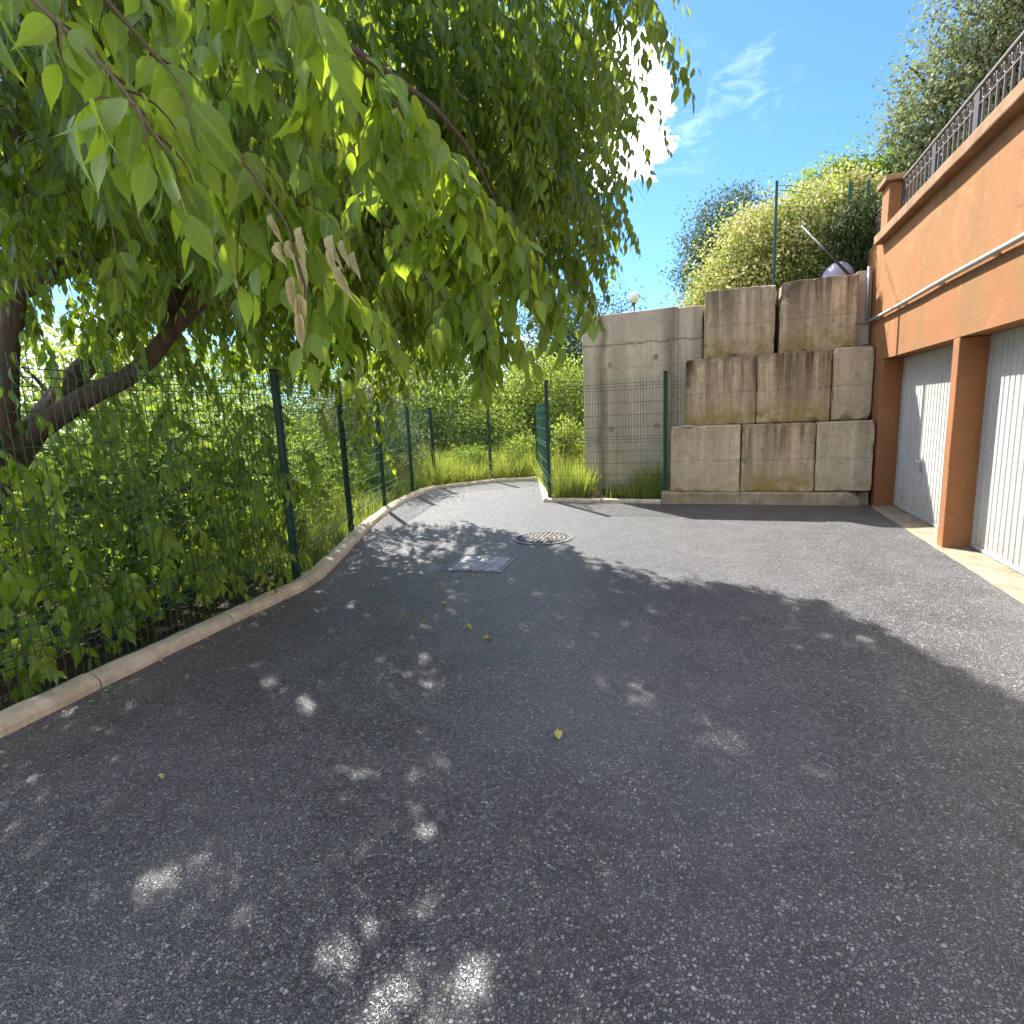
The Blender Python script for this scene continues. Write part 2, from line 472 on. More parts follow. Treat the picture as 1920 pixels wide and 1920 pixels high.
def mat_door():
    m, T = newmat('white_door_paint')
    P = T.n('ShaderNodeTexCoord').outputs['Object']
    z = T.n('ShaderNodeSeparateXYZ', {0: P}).outputs[2]
    G = T.n('ShaderNodeNewGeometry').outputs['Position']
    n1 = T.noise(T.mapping(G, (1, 1, 0.25)), 3.0, 5.0, 0.65)
    c = T.mix(T.ramp(n1, [(0.35, 0.0), (0.7, 1.0)]), (0.585, 0.565, 0.515), (0.50, 0.48, 0.43))
    g = T.math('MULTIPLY', T.ramp(z, [(0.0, 0.9), (0.38, 0.0)]), T.ramp(T.noise(G, 9.0, 5.0, 0.7), [(0.4, 0.0), (0.7, 1.0)]))
    c = T.mix(g, c, (0.36, 0.29, 0.2))
    return finish(m, T, c, 0.42, spec=0.4)


M['door'] = mat_door()
M['door_frame'] = mat_simple('door_frame_paint', (0.50, 0.50, 0.48), 0.5, 0.1, 3.0)
M['zinc'] = mat_simple('zinc_pipe', (0.62, 0.60, 0.57), 0.38, 0.15, 6.0, metal=0.55)
M['iron'] = mat_simple('dark_iron', (0.040, 0.033, 0.028), 0.6, 0.3, 10.0)
M['iron_pale'] = mat_simple('weathered_iron', (0.10, 0.082, 0.062), 0.6, 0.3, 10.0)
M['green'] = mat_simple('green_powder_coat', (0.010, 0.060, 0.036), 0.5, 0.2, 12.0, spec=0.5)
M['wire'] = mat_simple('green_wire', (0.018, 0.095, 0.055), 0.45, 0.15, 12.0, spec=0.5)
M['black'] = mat_simple('black_plastic', (0.012, 0.012, 0.012), 0.5, 0.2)
M['cast_iron'] = mat_simple('worn_cast_iron', (0.16, 0.155, 0.15), 0.45, 0.5, 18.0, metal=0.75, bump=0.4, col2=(0.06, 0.055, 0.05))
M['cast_bright'] = mat_simple('polished_cast_iron', (0.40, 0.395, 0.39), 0.5, 0.3, 22.0, metal=0.6, bump=0.4, col2=(0.14, 0.125, 0.11))
M['rust'] = mat_simple('rusty_cast_iron', (0.13, 0.115, 0.097), 0.65, 0.5, 16.0, metal=0.2, bump=0.4, col2=(0.05, 0.044, 0.040))
M['globe'] = mat_simple('opal_globe', (0.78, 0.74, 0.68), 0.25, 0.05)
M['bark'] = mat_bark()
M['twig'] = mat_simple('twig_bark', (0.16, 0.12, 0.07), 0.85, 0.35, 20.0)
M['soil'] = mat_soil()
M['dark_soil'] = mat_simple('leaf_litter_soil', (0.055, 0.042, 0.026), 0.95, 0.4, 9.0, bump=0.8, spec=0.1)
M['plastic'] = mat_simple('lilac_plastic', (0.30, 0.31, 0.40), 0.35, 0.3, 4.0, col2=(0.40, 0.30, 0.36))
M['rim'] = mat_simple('grey_plastic_rim', (0.25, 0.25, 0.28), 0.4, 0.2)
M['leaf'] = mat_leaf('broad_leaf', (0.036, 0.084, 0.015), (0.170, 0.270, 0.036), (0.62, 0.80, 0.05), 0.45, rough=0.38, spec=0.45)
M['dryleaf'] = mat_leaf('withered_leaf', (0.47, 0.42, 0.20), (0.66, 0.61, 0.34), (0.7, 0.56, 0.26), 0.3, rough=0.7)
M['yellowleaf'] = mat_leaf('fallen_leaf_skin', (0.42, 0.36, 0.06), (0.60, 0.50, 0.14), (0.5, 0.42, 0.08), 0.2, rough=0.6)
M['oak'] = mat_leaf('dark_evergreen_leaf', (0.045, 0.075, 0.035), (0.10, 0.135, 0.065), (0.16, 0.24, 0.07), 0.3, veins=False, rough=0.65, spec=0.12)
M['greytree'] = mat_leaf('grey_green_leaf', (0.105, 0.128, 0.060), (0.21, 0.235, 0.12), (0.36, 0.42, 0.15), 0.3, veins=False, rough=0.65, spec=0.12)
M['shrub'] = mat_leaf('mid_green_leaf', (0.09, 0.15, 0.026), (0.18, 0.25, 0.05), (0.40, 0.54, 0.06), 0.4, veins=False, rough=0.65, spec=0.12)
M['bright'] = mat_leaf('fresh_green_leaf', (0.13, 0.19, 0.03), (0.22, 0.27, 0.055), (0.48, 0.6, 0.07), 0.4, veins=False, rough=0.65, spec=0.12)
M['dkshrub'] = mat_leaf('dark_shrub_leaf', (0.045, 0.090, 0.02), (0.10, 0.16, 0.035), (0.26, 0.38, 0.05), 0.3, veins=False, rough=0.65, spec=0.12)
M['cream'] = mat_leaf('cream_blossom', (0.48, 0.44, 0.15), (0.64, 0.58, 0.28), (0.6, 0.56, 0.2), 0.35, veins=False, rough=0.7)
M['conifer'] = mat_leaf('conifer_needle', (0.035, 0.060, 0.018), (0.09, 0.12, 0.035), (0.08, 0.11, 0.02), 0.15, veins=False, rough=0.65, spec=0.12)
M['straw'] = mat_leaf('dry_grass', (0.24, 0.19, 0.075), (0.38, 0.31, 0.13), (0.4, 0.32, 0.1), 0.35, veins=False, rough=0.7)
M['grass'] = mat_leaf('grass_blade', (0.12, 0.20, 0.030), (0.31, 0.34, 0.065), (0.52, 0.62, 0.08), 0.42, veins=False, rough=0.55)

# ------------------------------------------------------------------ scatter (leaf-sized faces)
# templates: x = width, y = towards the tip, z = normal ; (u, v) kept per vertex


def leaf_template(st, fold=0.22, droop=0.25, serr=0.0):
    vs, uv, fs = [], [], []
    n = len(st)
    for i, (t, w) in enumerate(st):
        zc = -droop * t * t
        vs.append((0, t, zc)); uv.append((0.5, t))
        ww = w * (1 + (serr if i % 2 else -serr))
        vs.append((-ww, t, zc + fold * ww)); uv.append((0.5 - w, t))
        vs.append((ww, t, zc + fold * ww)); uv.append((0.5 + w, t))
    for i in range(n - 1):
        a, b = 3 * i, 3 * (i + 1)
        fs.append((a, b, b + 1, a + 1))
        fs.append((a, a + 2, b + 2, b))
    return np.array(vs, float), np.array(uv, float), fs


LOW = leaf_template([(0.0, 0.02), (0.16, 0.21), (0.38, 0.275), (0.64, 0.17), (0.80, 0.06), (1.0, 0.004)])
HI_ST = [(0.0, 0.02), (0.05, 0.115), (0.12, 0.195), (0.20, 0.248), (0.29, 0.276), (0.38, 0.280), (0.47, 0.262), (0.56, 0.225), (0.64, 0.176), (0.71, 0.124), (0.78, 0.076), (0.85, 0.040), (0.92, 0.018), (1.0, 0.003)]
MINI = (np.array([(0, 0, 0), (-0.28, 0.5, 0.06), (0, 1, -0.05), (0.28, 0.5, 0.06)], float), np.array([(0.5, 0), (0.2, 0.5), (0.5, 1), (0.8, 0.5)], float), [(0, 3, 2, 1)])
BLADE = (np.array([(-0.5, 0, 0), (0.5, 0, 0), (0.38, 0.5, 0.06), (-0.38, 0.5, 0.06), (0.0, 1, 0.26)], float), np.array([(0, 0), (1, 0), (1, 0.5), (0, 0.5), (0.5, 1)], float), [(0, 1, 2, 3), (3, 2, 4)])


def frames(tip, nrm):
    y = tip / np.linalg.norm(tip, axis=1, keepdims=True)
    x = np.cross(y, nrm)
    l = np.linalg.norm(x, axis=1, keepdims=True)
    x = np.where(l < 1e-4, np.array([[1.0, 0, 0]]), x / np.maximum(l, 1e-6))
    z = np.cross(x, y)
    return x, y, z


def scatter(name, tpl, pos, tip, nrm, length, width, rnd, mat, parent=None, smooth=True):
    tv, tuv, tf = tpl
    n, k = len(pos), len(tv)
    x, y, z = frames(tip, nrm)
    L = length[:, None, None]
    Wd = width[:, None, None]
    zr = np.random.default_rng(n).uniform(-0.3, 2.0, n)[:, None, None] if k > 8 else 1.0
    V = (pos[:, None, :] + x[:, None, :] * tv[None, :, 0:1] * Wd + y[:, None, :] * tv[None, :, 1:2] * L + z[:, None, :] * tv[None, :, 2:3] * L * zr)
    V = V.reshape(-1, 3)
    me = bpy.data.meshes.new(name)
    me.vertices.add(len(V))
    me.vertices.foreach_set('co', V.astype(np.float32).ravel())
    lens = np.array([len(f) for f in tf])
    flat = np.concatenate([np.array(f) for f in tf])
    idx = (np.arange(n)[:, None] * k + flat[None, :]).ravel()
    alll = np.tile(lens, n)
    starts = np.concatenate([[0], np.cumsum(alll)[:-1]])
    me.loops.add(len(idx))
    me.loops.foreach_set('vertex_index', idx.astype(np.int32))
    me.polygons.add(len(alll))
    me.polygons.foreach_set('loop_start', starts.astype(np.int32))
    me.polygons.foreach_set('loop_total', alll.astype(np.int32))
    me.polygons.foreach_set('use_smooth', np.full(len(alll), smooth))
    me.update(calc_edges=True)
    at = me.attributes.new('leaf', 'FLOAT_VECTOR', 'POINT')
    A = np.empty((n, k, 3), np.float32)
    A[:, :, 0] = tuv[None, :, 0]
    A[:, :, 1] = tuv[None, :, 1]
    A[:, :, 2] = rnd[:, None]
    at.data.foreach_set('vector', A.ravel())
    me.materials.append(mat)
    o = bpy.data.objects.new(name, me)
    link(o, parent)
    return o


def unit(a):
    return a / np.maximum(np.linalg.norm(a, axis=1, keepdims=True), 1e-6)


def crown_points(lobes, n, clump=0.16, shell=0.55, rng=RNG, per=26):
    """points gathered in clumps through the outer part of a set of ellipsoids"""
    vol = np.array([r[0] * r[1] * r[2] for _, r in lobes]) ** 0.8
    P, O = [], []
    for (c, r), w in zip(lobes, vol / vol.sum()):
        m = max(4, int(n * w / per))
        d = unit(rng.normal(size=(m, 3)))
        rad = shell + (1 - shell) * rng.random(m) ** 0.6
        rad *= 1 + 0.16 * np.sin(d[:, 0] * 6 + c[0]) * np.cos(d[:, 2] * 7 + c[1])
        cc = np.array(c) + d * rad[:, None] * np.array(r)
        cs = clump * (0.6 + 0.8 * rng.random(m)) * np.mean(r)
        p = cc[:, None, :] + rng.normal(size=(m, per, 3)) * cs[:, None, None] * np.array([1, 1, 0.8])
        P.append(p.reshape(-1, 3))
        O.append(np.repeat(d, per, axis=0))
    return np.concatenate(P), np.concatenate(O)


def foliage(name, lobes, n, size, mat, parent, droop=0.3, clump=0.16, shell=0.55, tpl=MINI, wr=1.0, seed=1):
    rng = np.random.default_rng(seed)
    P, O = crown_points(lobes, n, clump, shell, rng)
    m = len(P)
    tip = unit(O * 0.6 + rng.normal(size=(m, 3)) * 0.75 + np.array([0, 0, -droop]))
    nrm = unit(O * 0.7 + np.array([0, 0, 0.5]) + rng.normal(size=(m, 3)) * 0.6)
    L = size * (0.6 + 0.8 * rng.random(m))
    o = scatter(name, tpl, P, tip, nrm, L, L * wr, rng.random(m), mat, parent)
    o['kind'] = 'stuff'
    return o


def wobble(a, b, n, amp, seed=0, sag=0.0):
    a, b = Vector(a), Vector(b)
    out = []
    for i in range(n + 1):
        t = i / n
        p = a.lerp(b, t)
        w = mnoise.noise_vector(Vector((seed * 3.7, t * 2.3, seed))) * amp * math.sin(math.pi * min(1, t * 1.05))
        p = p + w
        p.z += sag * 4 * t * (1 - t)
        out.append(p)
    return out


# ------------------------------------------------------------------ ground, terrace, road
def grid_mesh(name, xs, ys, zf, mat):
    vs = [(x, y, zf(x, y)) for y in ys for x in xs]
    nx = len(xs)
    fs = [(j * nx + i, j * nx + i + 1, (j + 1) * nx + i + 1, (j + 1) * nx + i) for j in range(len(ys) - 1) for i in range(nx - 1)]
    me = bpy.data.meshes.new(name)
    me.from_pydata(vs, [], fs)
    me.polygons.foreach_set('use_smooth', [True] * len(fs))
    me.materials.append(mat)
    return link(bpy.data.objects.new(name, me))


def sst(a, b, x):
    t = min(1, max(0, (x - a) / (b - a)))
    return t * t * (3 - 2 * t)


def ground_z(x, y):
    z = -0.03
    d = max(0.0, -3.9 - 0.35 * max(0, y - 4.5) - x)
    z -= 0.12 * min(d, 6) * 0.5
    z += 0.05 * mnoise.noise(Vector((x * 0.6, y * 0.6, 3.0))) * (1 if d > 0.3 or y > 13 else 0)
    if y > 14:
        z += 0.02 * (y - 14)
    return z


xs = [-400, -200, -100, -60, -40, -28, -20] + [-16 + 0.5 * i for i in range(45)] + [8, 12, 20, 40, 80, 200, 400]
ys = [-400, -200, -80, -40, -20, -12] + [-8 + 0.5 * i for i in range(62)] + [26, 32, 40, 60, 100, 200, 400]
ground = tag(grid_mesh('ground', xs, ys, ground_z, M['soil']), kind='structure')

# asphalt sheet
KERB = [(-3.33, -3.0), (-3.36, 0.0), (-3.40, 1.56), (-3.46, 2.3), (-3.52, 3.2), (-3.55, 4.05), (-3.66, 4.45), (-4.02, 5.31), (-4.42, 6.2), (-4.80, 7.1), (-5.20, 8.2), (-5.50, 9.2), (-5.72, 10.4), (-5.74, 11.0)]
END = [(-5.74, 11.0), (-4.86, 12.13), (-3.92, 12.62)]
RET = [(-3.92, 12.62), (-2.80, 9.30)]
BED = [(-2.80, 9.30), (-1.8, 9.28), (-0.79, 9.26)]
poly = [(x, y) for x, y in KERB] + END[1:] + RET[1:] + BED[1:]
poly = [(x - 0.03 if y < 11 and x < -3 else x, y + (0.03 if y > 9 else 0)) for x, y in poly]
right = [(2.2, 9.34)]
yy = 9.2
k = 0
while yy > -6:
    right.append((2.135 + 0.018 * mnoise.noise(Vector((0, yy * 3.1, 1))), yy))
    yy -= 0.12
right += [(2.13, -6), (-3.36, -6)]
poly = poly + right
bm = bmesh.new()
bmesh.ops.triangle_fill(bm, edges=[bm.edges.new((a, b)) for a, b in (lambda vs: list(zip(vs, vs[1:] + vs[:1])))([bm.verts.new((x, y, 0.0)) for x, y in poly])], use_beauty=True)
for f in bm.faces:
    if f.normal.z < 0:
        f.normal_flip()
road = tag(bm_obj(bm, 'road', M['asphalt']), kind='structure')

# apron strip in front of the garage doors
bm = bmesh.new()
top, bot = [], []
ys_ = np.arange(9.3, -6.01, -0.3)
for i, y in enumerate(ys_):
    top.append(bm.verts.new((2.05, y, -0.012)))
    bot.append(bm.verts.new((2.50, y, 0.012)))
for i in range(len(ys_) - 1):
    bm.faces.new((top[i], bot[i], bot[i + 1], top[i + 1])) if False else bm.faces.new((top[i], top[i + 1], bot[i + 1], bot[i]))
for v in bm.verts:
    v.co.z += 0.003
o = bm_obj(bm, 'pavement', M['apron'])
tag(o, kind='structure')


# kerbs
def kerb_run(pts, w, h, seglen, name, side=1, gap=0.006):
    root = empty(name, (pts[0][0], pts[0][1], 0), kind='structure')
    P2 = [Vector((x, y, 0)) for x, y in pts]
    # resample
    L = [0]
    for a, b in zip(P2, P2[1:]):
        L.append(L[-1] + (b - a).length)
    tot = L[-1]

    def at(s):
        s = min(max(s, 0), tot)
        for i in range(len(P2) - 1):
            if s <= L[i + 1] + 1e-9:
                return P2[i].lerp(P2[i + 1], (s - L[i]) / (L[i + 1] - L[i]))
        return P2[-1]
    s = 0
    k = 0
    rng = random.Random(5)
    while s < tot - 0.05:
        e = min(tot, s + seglen * rng.uniform(0.92, 1.08))
        if tot - e < 0.3:
            e = tot
        prof = [(0.0, -0.08), (0.0, h * 0.45), (w * 0.08, h * 0.72), (w * 0.25, h * 0.92), (w * 0.5, h), (w * 0.8, h * 0.97), (w, h * 0.82), (w, -0.08)]
        m_ = max(2, int((e - s) / 0.11))
        vs, fs = [], []
        dz = rng.uniform(-0.006, 0.006)
        for i in range(m_ + 1):
            q_ = s + gap + (e - s - 2 * gap) * i / m_
            p = at(q_)
            t = (at(q_ + 0.12) - at(q_ - 0.12)).normalized()
            nr = Vector((-t.y, t.x, 0)) * side
            for (a, b) in prof:
                j = mnoise.noise(Vector((p.x * 5 + a * 9, p.y * 5, b * 12))) * 0.010
                vs.append(tuple(p + nr * (a + j) + Vector((0, 0, b + dz + (j if b > 0 else 0)))))
        n = len(prof)
        for i in range(m_):
            for k_ in range(n - 1):
                fs.append((i * n + k_, (i + 1) * n + k_, (i + 1) * n + k_ + 1, i * n + k_ + 1))
        fs.append(tuple(range(n)))
        fs.append(tuple(m_ * n + i for i in range(n - 1, -1, -1)))
        b0 = at((s + e) / 2)
        mb = MB().add([(v[0] - b0.x, v[1] - b0.y, v[2]) for v in vs], fs)
        o = mb.build('kerb_stone', M['kerb'], root, smooth=False, loc=(b0.x - root.location.x, b0.y - root.location.y, 0))
        bmn = bmesh.new(); bmn.from_mesh(o.data); bmesh.ops.recalc_face_normals(bmn, faces=bmn.faces); bmn.to_mesh(o.data); bmn.free()
        s = e
        k += 1
    return root


kerb_run(KERB, 0.15, 0.085, 1.0, 'kerb', 1)
kerb_run(END, 0.12, 0.07, 1.0, 'kerb', 1)
kerb_run(RET, 0.11, 0.07, 1.0, 'kerb', 1)
kerb_run(BED, 0.11, 0.06, 1.0, 'kerb', 1)

# ------------------------------------------------------------------ garage building
B = empty('garage_building', (2.2, 6.0, 0), 'orange rendered garage block with white up-and-over doors and a parapet', 'building')
BO = Vector((2.2, 6.0, 0))


def bpart(mb, name, mat, parent=None, smooth=False):
    """mesh given in world coordinates, parented to the building"""
    par = parent or B
    org = BO
    mb.v = [(x - org.x, y - org.y, z - org.z) for x, y, z in mb.v]
    o = mb.build(name, mat, par, smooth)
    return o


Z_S, Z_T = 2.065, 3.68
FX, DX = 2.2, 2.45
# upper wall, long face gridded for slight unevenness
bm = bmesh.new()
bmesh.ops.create_grid(bm, x_segments=60, y_segments=10, size=0.5)
for v in bm.verts:
    y = -6 + (v.co.x + 0.5) * 16.7
    z = Z_S + (v.co.y + 0.5) * (Z_T - Z_S)
    edge = abs(v.co.y) > 0.49 or abs(v.co.x) > 0.49
    x = FX + (0 if edge else 0.004 * mnoise.noise(Vector((y * 1.7, z * 1.7, 0))))
    v.co = Vector((x, y, z)) - BO
for f in bm.faces:
    if f.normal.x > 0:
        f.normal_flip()
upper = bm_obj(bm, 'wall', M['stucco'], B)
mb = MB()
mb.add([(FX, -6, Z_S), (9, -6, Z_S), (9, 10.7, Z_S), (FX, 10.7, Z_S), (FX, -6, Z_T), (9, -6, Z_T), (9, 10.7, Z_T), (FX, 10.7, Z_T)],
       [(0, 3, 2, 1), (4, 5, 6, 7), (0, 1, 5, 4), (1, 2, 6, 5), (2, 3, 7, 6)])
bpart(mb, 'ceiling_slab', M['stucco'])
mb = MB()
mb.box((2.75, -6, -0.1), (9, 10.7, Z_S - 0.003))
bpart(mb, 'inner_wall', M['stucco'])
PILLARS = [(9.25, 10.7), (6.66, 6.82), (4.08, 4.24), (1.50, 1.66), (-1.08, -0.92), (-6, -3.5)]
for (y0, y1) in PILLARS:
    bm, loc = block_bm((FX, y0, -0.05), (2.752, y1, Z_S - 0.002), 0.012, 5, 0.003, y0)
    bm_obj(bm, 'pillar', M['stucco'], B, loc=Vector(loc) - BO)
# doors
DOORS = [(6.82, 9.25), (4.24, 6.66), (1.66, 4.08), (-0.92, 1.50), (-3.5, -1.08)]
NS = 24


def slat_mesh(w, h):
    # a pressed rib: flat face with chamfered grooves each side
    g = 0.016
    d = 0.014
    prof = [(0.0, d), (g * 0.5, d), (g, 0.0), (w - g, 0.0), (w - g * 0.5, d), (w, d)]
    mb = MB()
    vs = [(x, -y, 0) for y, x in prof] + [(x, -y, h) for y, x in prof]
    n = len(prof)
    mb.add(vs, [(i, i + 1, n + i + 1, n + i) for i in range(n - 1)])
    return mb.mesh('slat', M['door'])


slat_data = None
for di, (y0, y1) in enumerate(DOORS):
    fr = 0.035
    mb = MB()
    for a, b in (((DX - 0.012, y0, 0.02), (DX + 0.05, y0 + fr, Z_S - 0.004)), ((DX - 0.012, y1 - fr, 0.02), (DX + 0.05, y1, Z_S - 0.004)),
                 ((DX - 0.012, y0 + fr, Z_S - 0.04), (DX + 0.05, y1 - fr, Z_S - 0.004)), ((DX - 0.012, y0 + fr, 0.02), (DX + 0.05, y1 - fr, 0.05))):
        mb.box(a, b)
    mb.box((DX + 0.02, y0 + fr, 0.05), (DX + 0.045, y1 - fr, Z_S - 0.04))
    dr = bpart(mb, 'garage_door', M['door_frame'])
    if di == 0:
        dr['label'] = 'white ribbed door with a lever handle'
    w = (y1 - y0 - 2 * fr) / NS
    if slat_data is None:
        slat_data = slat_mesh(w * 0.999, Z_S - 0.04 - 0.05 - 0.004)
    for i in range(NS):
        s = bpy.data.objects.new('slat', slat_data)
        s.location = (DX - BO.x, y1 - fr - i * w - BO.y, 0.052)
        link(s, dr)
    hy = 8.27 if di == 0 else (y0 + y1) / 2
    hd = MB()
    hd.box((DX - 0.012, hy - 0.022, 0.60), (DX - 0.001, hy + 0.022, 0.76))
    hd.tube([(DX - 0.012, hy, 0.72), (DX - 0.055, hy, 0.72)], 0.012, 8)
    hd.tube([(DX - 0.052, hy - 0.01, 0.72), (DX - 0.054, hy + 0.05, 0.735), (DX - 0.056, hy + 0.15, 0.745)], [0.012, 0.011, 0.009], 8)
    hd.tube([(DX - 0.011, hy, 0.625), (DX - 0.022, hy, 0.625)], 0.012, 8)
    bpart(hd, 'handle', M['zinc'], dr, True)

# coping along the parapet
bm, loc = block_bm((2.09, -6, Z_T - 0.02), (2.42, 9.70, Z_T + 0.10), 0.014, 0, 0.0)
bmesh.ops.subdivide_edges(bm, edges=[e for e in bm.edges if e.calc_length() > 5], cuts=60)
for v in bm.verts:
    v.co += mnoise.noise_vector(v.co * 2.0) * 0.006
bm_obj(bm, 'coping', M['coping'], B, loc=Vector(loc) - BO)
bm, loc = block_bm((2.21, 9.702, Z_T + 0.002), (2.42, 10.68, Z_T + 0.12), 0.012, 0, 0.0)
bm_obj(bm, 'parapet', M['stucco'], B, loc=Vector(loc) - BO)
bm, loc = block_bm((2.13, 9.22, Z_T + 0.10), (2.42, 9.56, 4.33), 0.012, 3, 0.003)
pier = bm_obj(bm, 'pier', M['stucco'], B, loc=Vector(loc) - BO)
bm, l2 = block_bm((2.07, 9.16, 4.332), (2.48, 9.62, 4.40), 0.012, 3, 0.003)
bm_obj(bm, 'pier_cap', M['coping'], pier, loc=Vector(l2) - Vector(loc))
# conduit along the facade
mb = MB()
mb.tube([(2.155, y, 2.665 + 0.004 * math.sin(y * 2)) for y in np.linspace(10.0, -6, 26)], 0.024, 10)
cdt = bpart(mb, 'conduit', M['zinc'], None, True)
for y in (9.6, 8.4, 7.2, 6.0, 4.8, 3.6):
    mb = MB()
    mb.box((2.16, y - 0.012, 2.636), (2.1995, y + 0.012, 2.695))
    bpart(mb, 'bracket', M['zinc'], cdt)


# ------------------------------------------------------------------ iron railings on the parapet
def railing(y_near, y_far, posts, label, zb, zt, spacing=0.135):
    x = 2.27
    root = empty('iron_railing', (x, y_near, zb), label, 'railing')
    O = Vector((x, y_near, zb))

    def part(mb, name, mat, smooth=False):
        mb.v = [(a - O.x, b - O.y, c - O.z) for a, b, c in mb.v]
        return mb.build(name, mat, root, smooth)
    part(MB().tube([(x, y_near, zt), (x, y_far, zt)], 0.024, 10), 'top_rail', M['iron_pale'], True)
    zm = zt - 0.15
    part(MB().box((x - 0.009, y_near, zm - 0.008), (x + 0.009, y_far, zm + 0.008)), 'middle_rail', M['iron_pale'])
    first = {}
    for yp in posts:
        if 'p' not in first:
            mb = MB().box((-0.012, -0.055, 0), (0.012, 0.055, zt - zb - 0.02))
            first['p'] = mb.build('post', M['iron'], root, loc=(0, yp - O.y, 0))
        else:
            copy_obj(first['p'], root, (0, yp - O.y, 0))
    ps = sorted(posts)
    spans = [(a, b) for a, b in zip([y_near] + ps, ps + [y_far]) if b - a > 0.2]
    for a, b in spans:
        n = max(1, round((b - a) / spacing))
        for i in range(1, n):
            yy = a + (b - a) * i / n
            if 'b' not in first:
                first['b'] = MB().box((-0.009, -0.009, 0), (0.009, 0.009, zm - zb - 0.008)).build('baluster', M['iron_pale'], root, loc=(0, yy - O.y, 0))
                pts = []
                for k_ in range(9):
                    th = math.pi + math.pi * k_ / 8
                    pts.append((0, 0.042 * math.cos(th), 0.055 + 0.045 * math.sin(th)))
                pts = [(0, -0.05, 0.125), (0, -0.044, 0.085)] + pts + [(0, 0.044, 0.085), (0, 0.05, 0.125)]
                first['s'] = MB().tube(pts, 0.009, 5).build('scroll', M['iron_pale'], root, True, loc=(0, yy - O.y, zm - zb + 0.008))
            else:
                copy_obj(first['b'], root, (0, yy - O.y, 0))
                copy_obj(first['s'], root, (0, yy - O.y, zm - zb + 0.008))
    return root


railing(-6.0, 9.20, [9.12, 8.02, 6.93, 5.84, 4.75, 3.66, 2.5, 1.4], 'long dark iron railing with scrolls on the orange parapet', Z_T + 0.095, 4.31)
railing(9.60, 10.66, [10.62], 'short iron railing beyond the capped pier of the parapet', Z_T + 0.118, 4.27)

# ------------------------------------------------------------------ walls of concrete
wall = empty('concrete_block_wall', (0.7, 9.7, 0), 'stepped retaining wall of big stained concrete blocks beside the garage', 'wall')
WO = Vector((0.7, 9.7, 0))
YF = 9.35
BLOCKS = [((-0.65, YF, 0.19), (0.388, 10.06, 1.225), 'block_pale'), ((0.405, YF + 0.015, 0.19), (1.425, 10.05, 1.222), 'block'), ((1.438, YF + 0.005, 0.20), (2.175, 10.05, 1.222), 'block_pale'),
          ((-0.44, 9.63, 1.230), (0.61, 10.06, 2.272), 'block'), ((0.62, 9.61, 1.228), (1.63, 10.6, 2.275), 'block'), ((1.655, 9.68, 1.240), (2.185, 10.06, 2.29), 'block_pale'),
          ((-0.17, 9.90, 2.278), (0.872, 10.9, 3.335), 'block'), ((0.93, 9.88, 2.280), (1.975, 10.9, 3.35), 'block')]
for i, (a, b, mt) in enumerate(BLOCKS):
    bm, loc = block_bm(a, b, 0.016, 15, 0.007, i + 1.0, chip=0.045)
    if i == 7:    # broken upper corner
        for v in bm.verts:
            if v.co.x < -0.38 and v.co.z > 0.72 and v.co.y < 0.1:
                t = min(1, (v.co.z - 0.72) / 0.15) * min(1, (-0.38 - v.co.x) / 0.08)
                v.co.y += 0.10 * t + 0.03 * mnoise.noise(v.co * 20)
                v.co.x += 0.03 * t
    bm_obj(bm, 'concrete_block', M[mt], wall, loc=Vector(loc) - WO)
# footing with a rough sloping end
bm, loc = block_bm((-0.80, 9.26, -0.06), (2.03, 10.0, 0.188), 0.03, 0, 0.0)
bmesh.ops.subdivide_edges(bm, edges=[e for e in bm.edges if e.calc_length() > 1.5], cuts=44)
bmesh.ops.subdivide_edges(bm, edges=[e for e in bm.edges if abs(e.verts[0].co.z - e.verts[1].co.z) > 0.12], cuts=3)
for v in bm.verts:
    v.co += mnoise.noise_vector(v.co * 6) * 0.018
    if v.co.x > 1.25 and v.co.z > 0.1:
        v.co.z -= 0.09 * (v.co.x - 1.25) / 0.16
bm_obj(bm, 'footing', M['footing'], wall, loc=Vector(loc) - WO)
bm, loc = block_bm((1.80, 9.42, -0.04), (2.17, 9.9, 0.18), 0.02, 3, 0.008, 3.3)
bm_obj(bm, 'footing_stub', M['block'], wall, loc=Vector(loc) - WO)
ring = None
for (x, y, z) in ((1.27, 9.72, 2.270), (2.08, 9.80, 2.285), (0.90, 9.45, 1.215)):
    pts = [(x + 0.035 * math.cos(t), y, z + 0.036 * math.sin(t)) for t in np.linspace(0, math.pi, 9)]
    mb = MB().tube(pts, 0.007, 6)
    mb.v = [(a - WO.x, b - WO.y, c - WO.z) for a, b, c in mb.v]
    mb.build('lifting_ring', M['iron'], wall, True)
mb = MB().box((-0.50, 9.33, 1.231), (-0.30, 9.39, 1.245))
mb.v = [(a - WO.x, b - WO.y, c - WO.z) for a, b, c in mb.v]
mb.build('metal_strip', M['zinc'], wall)

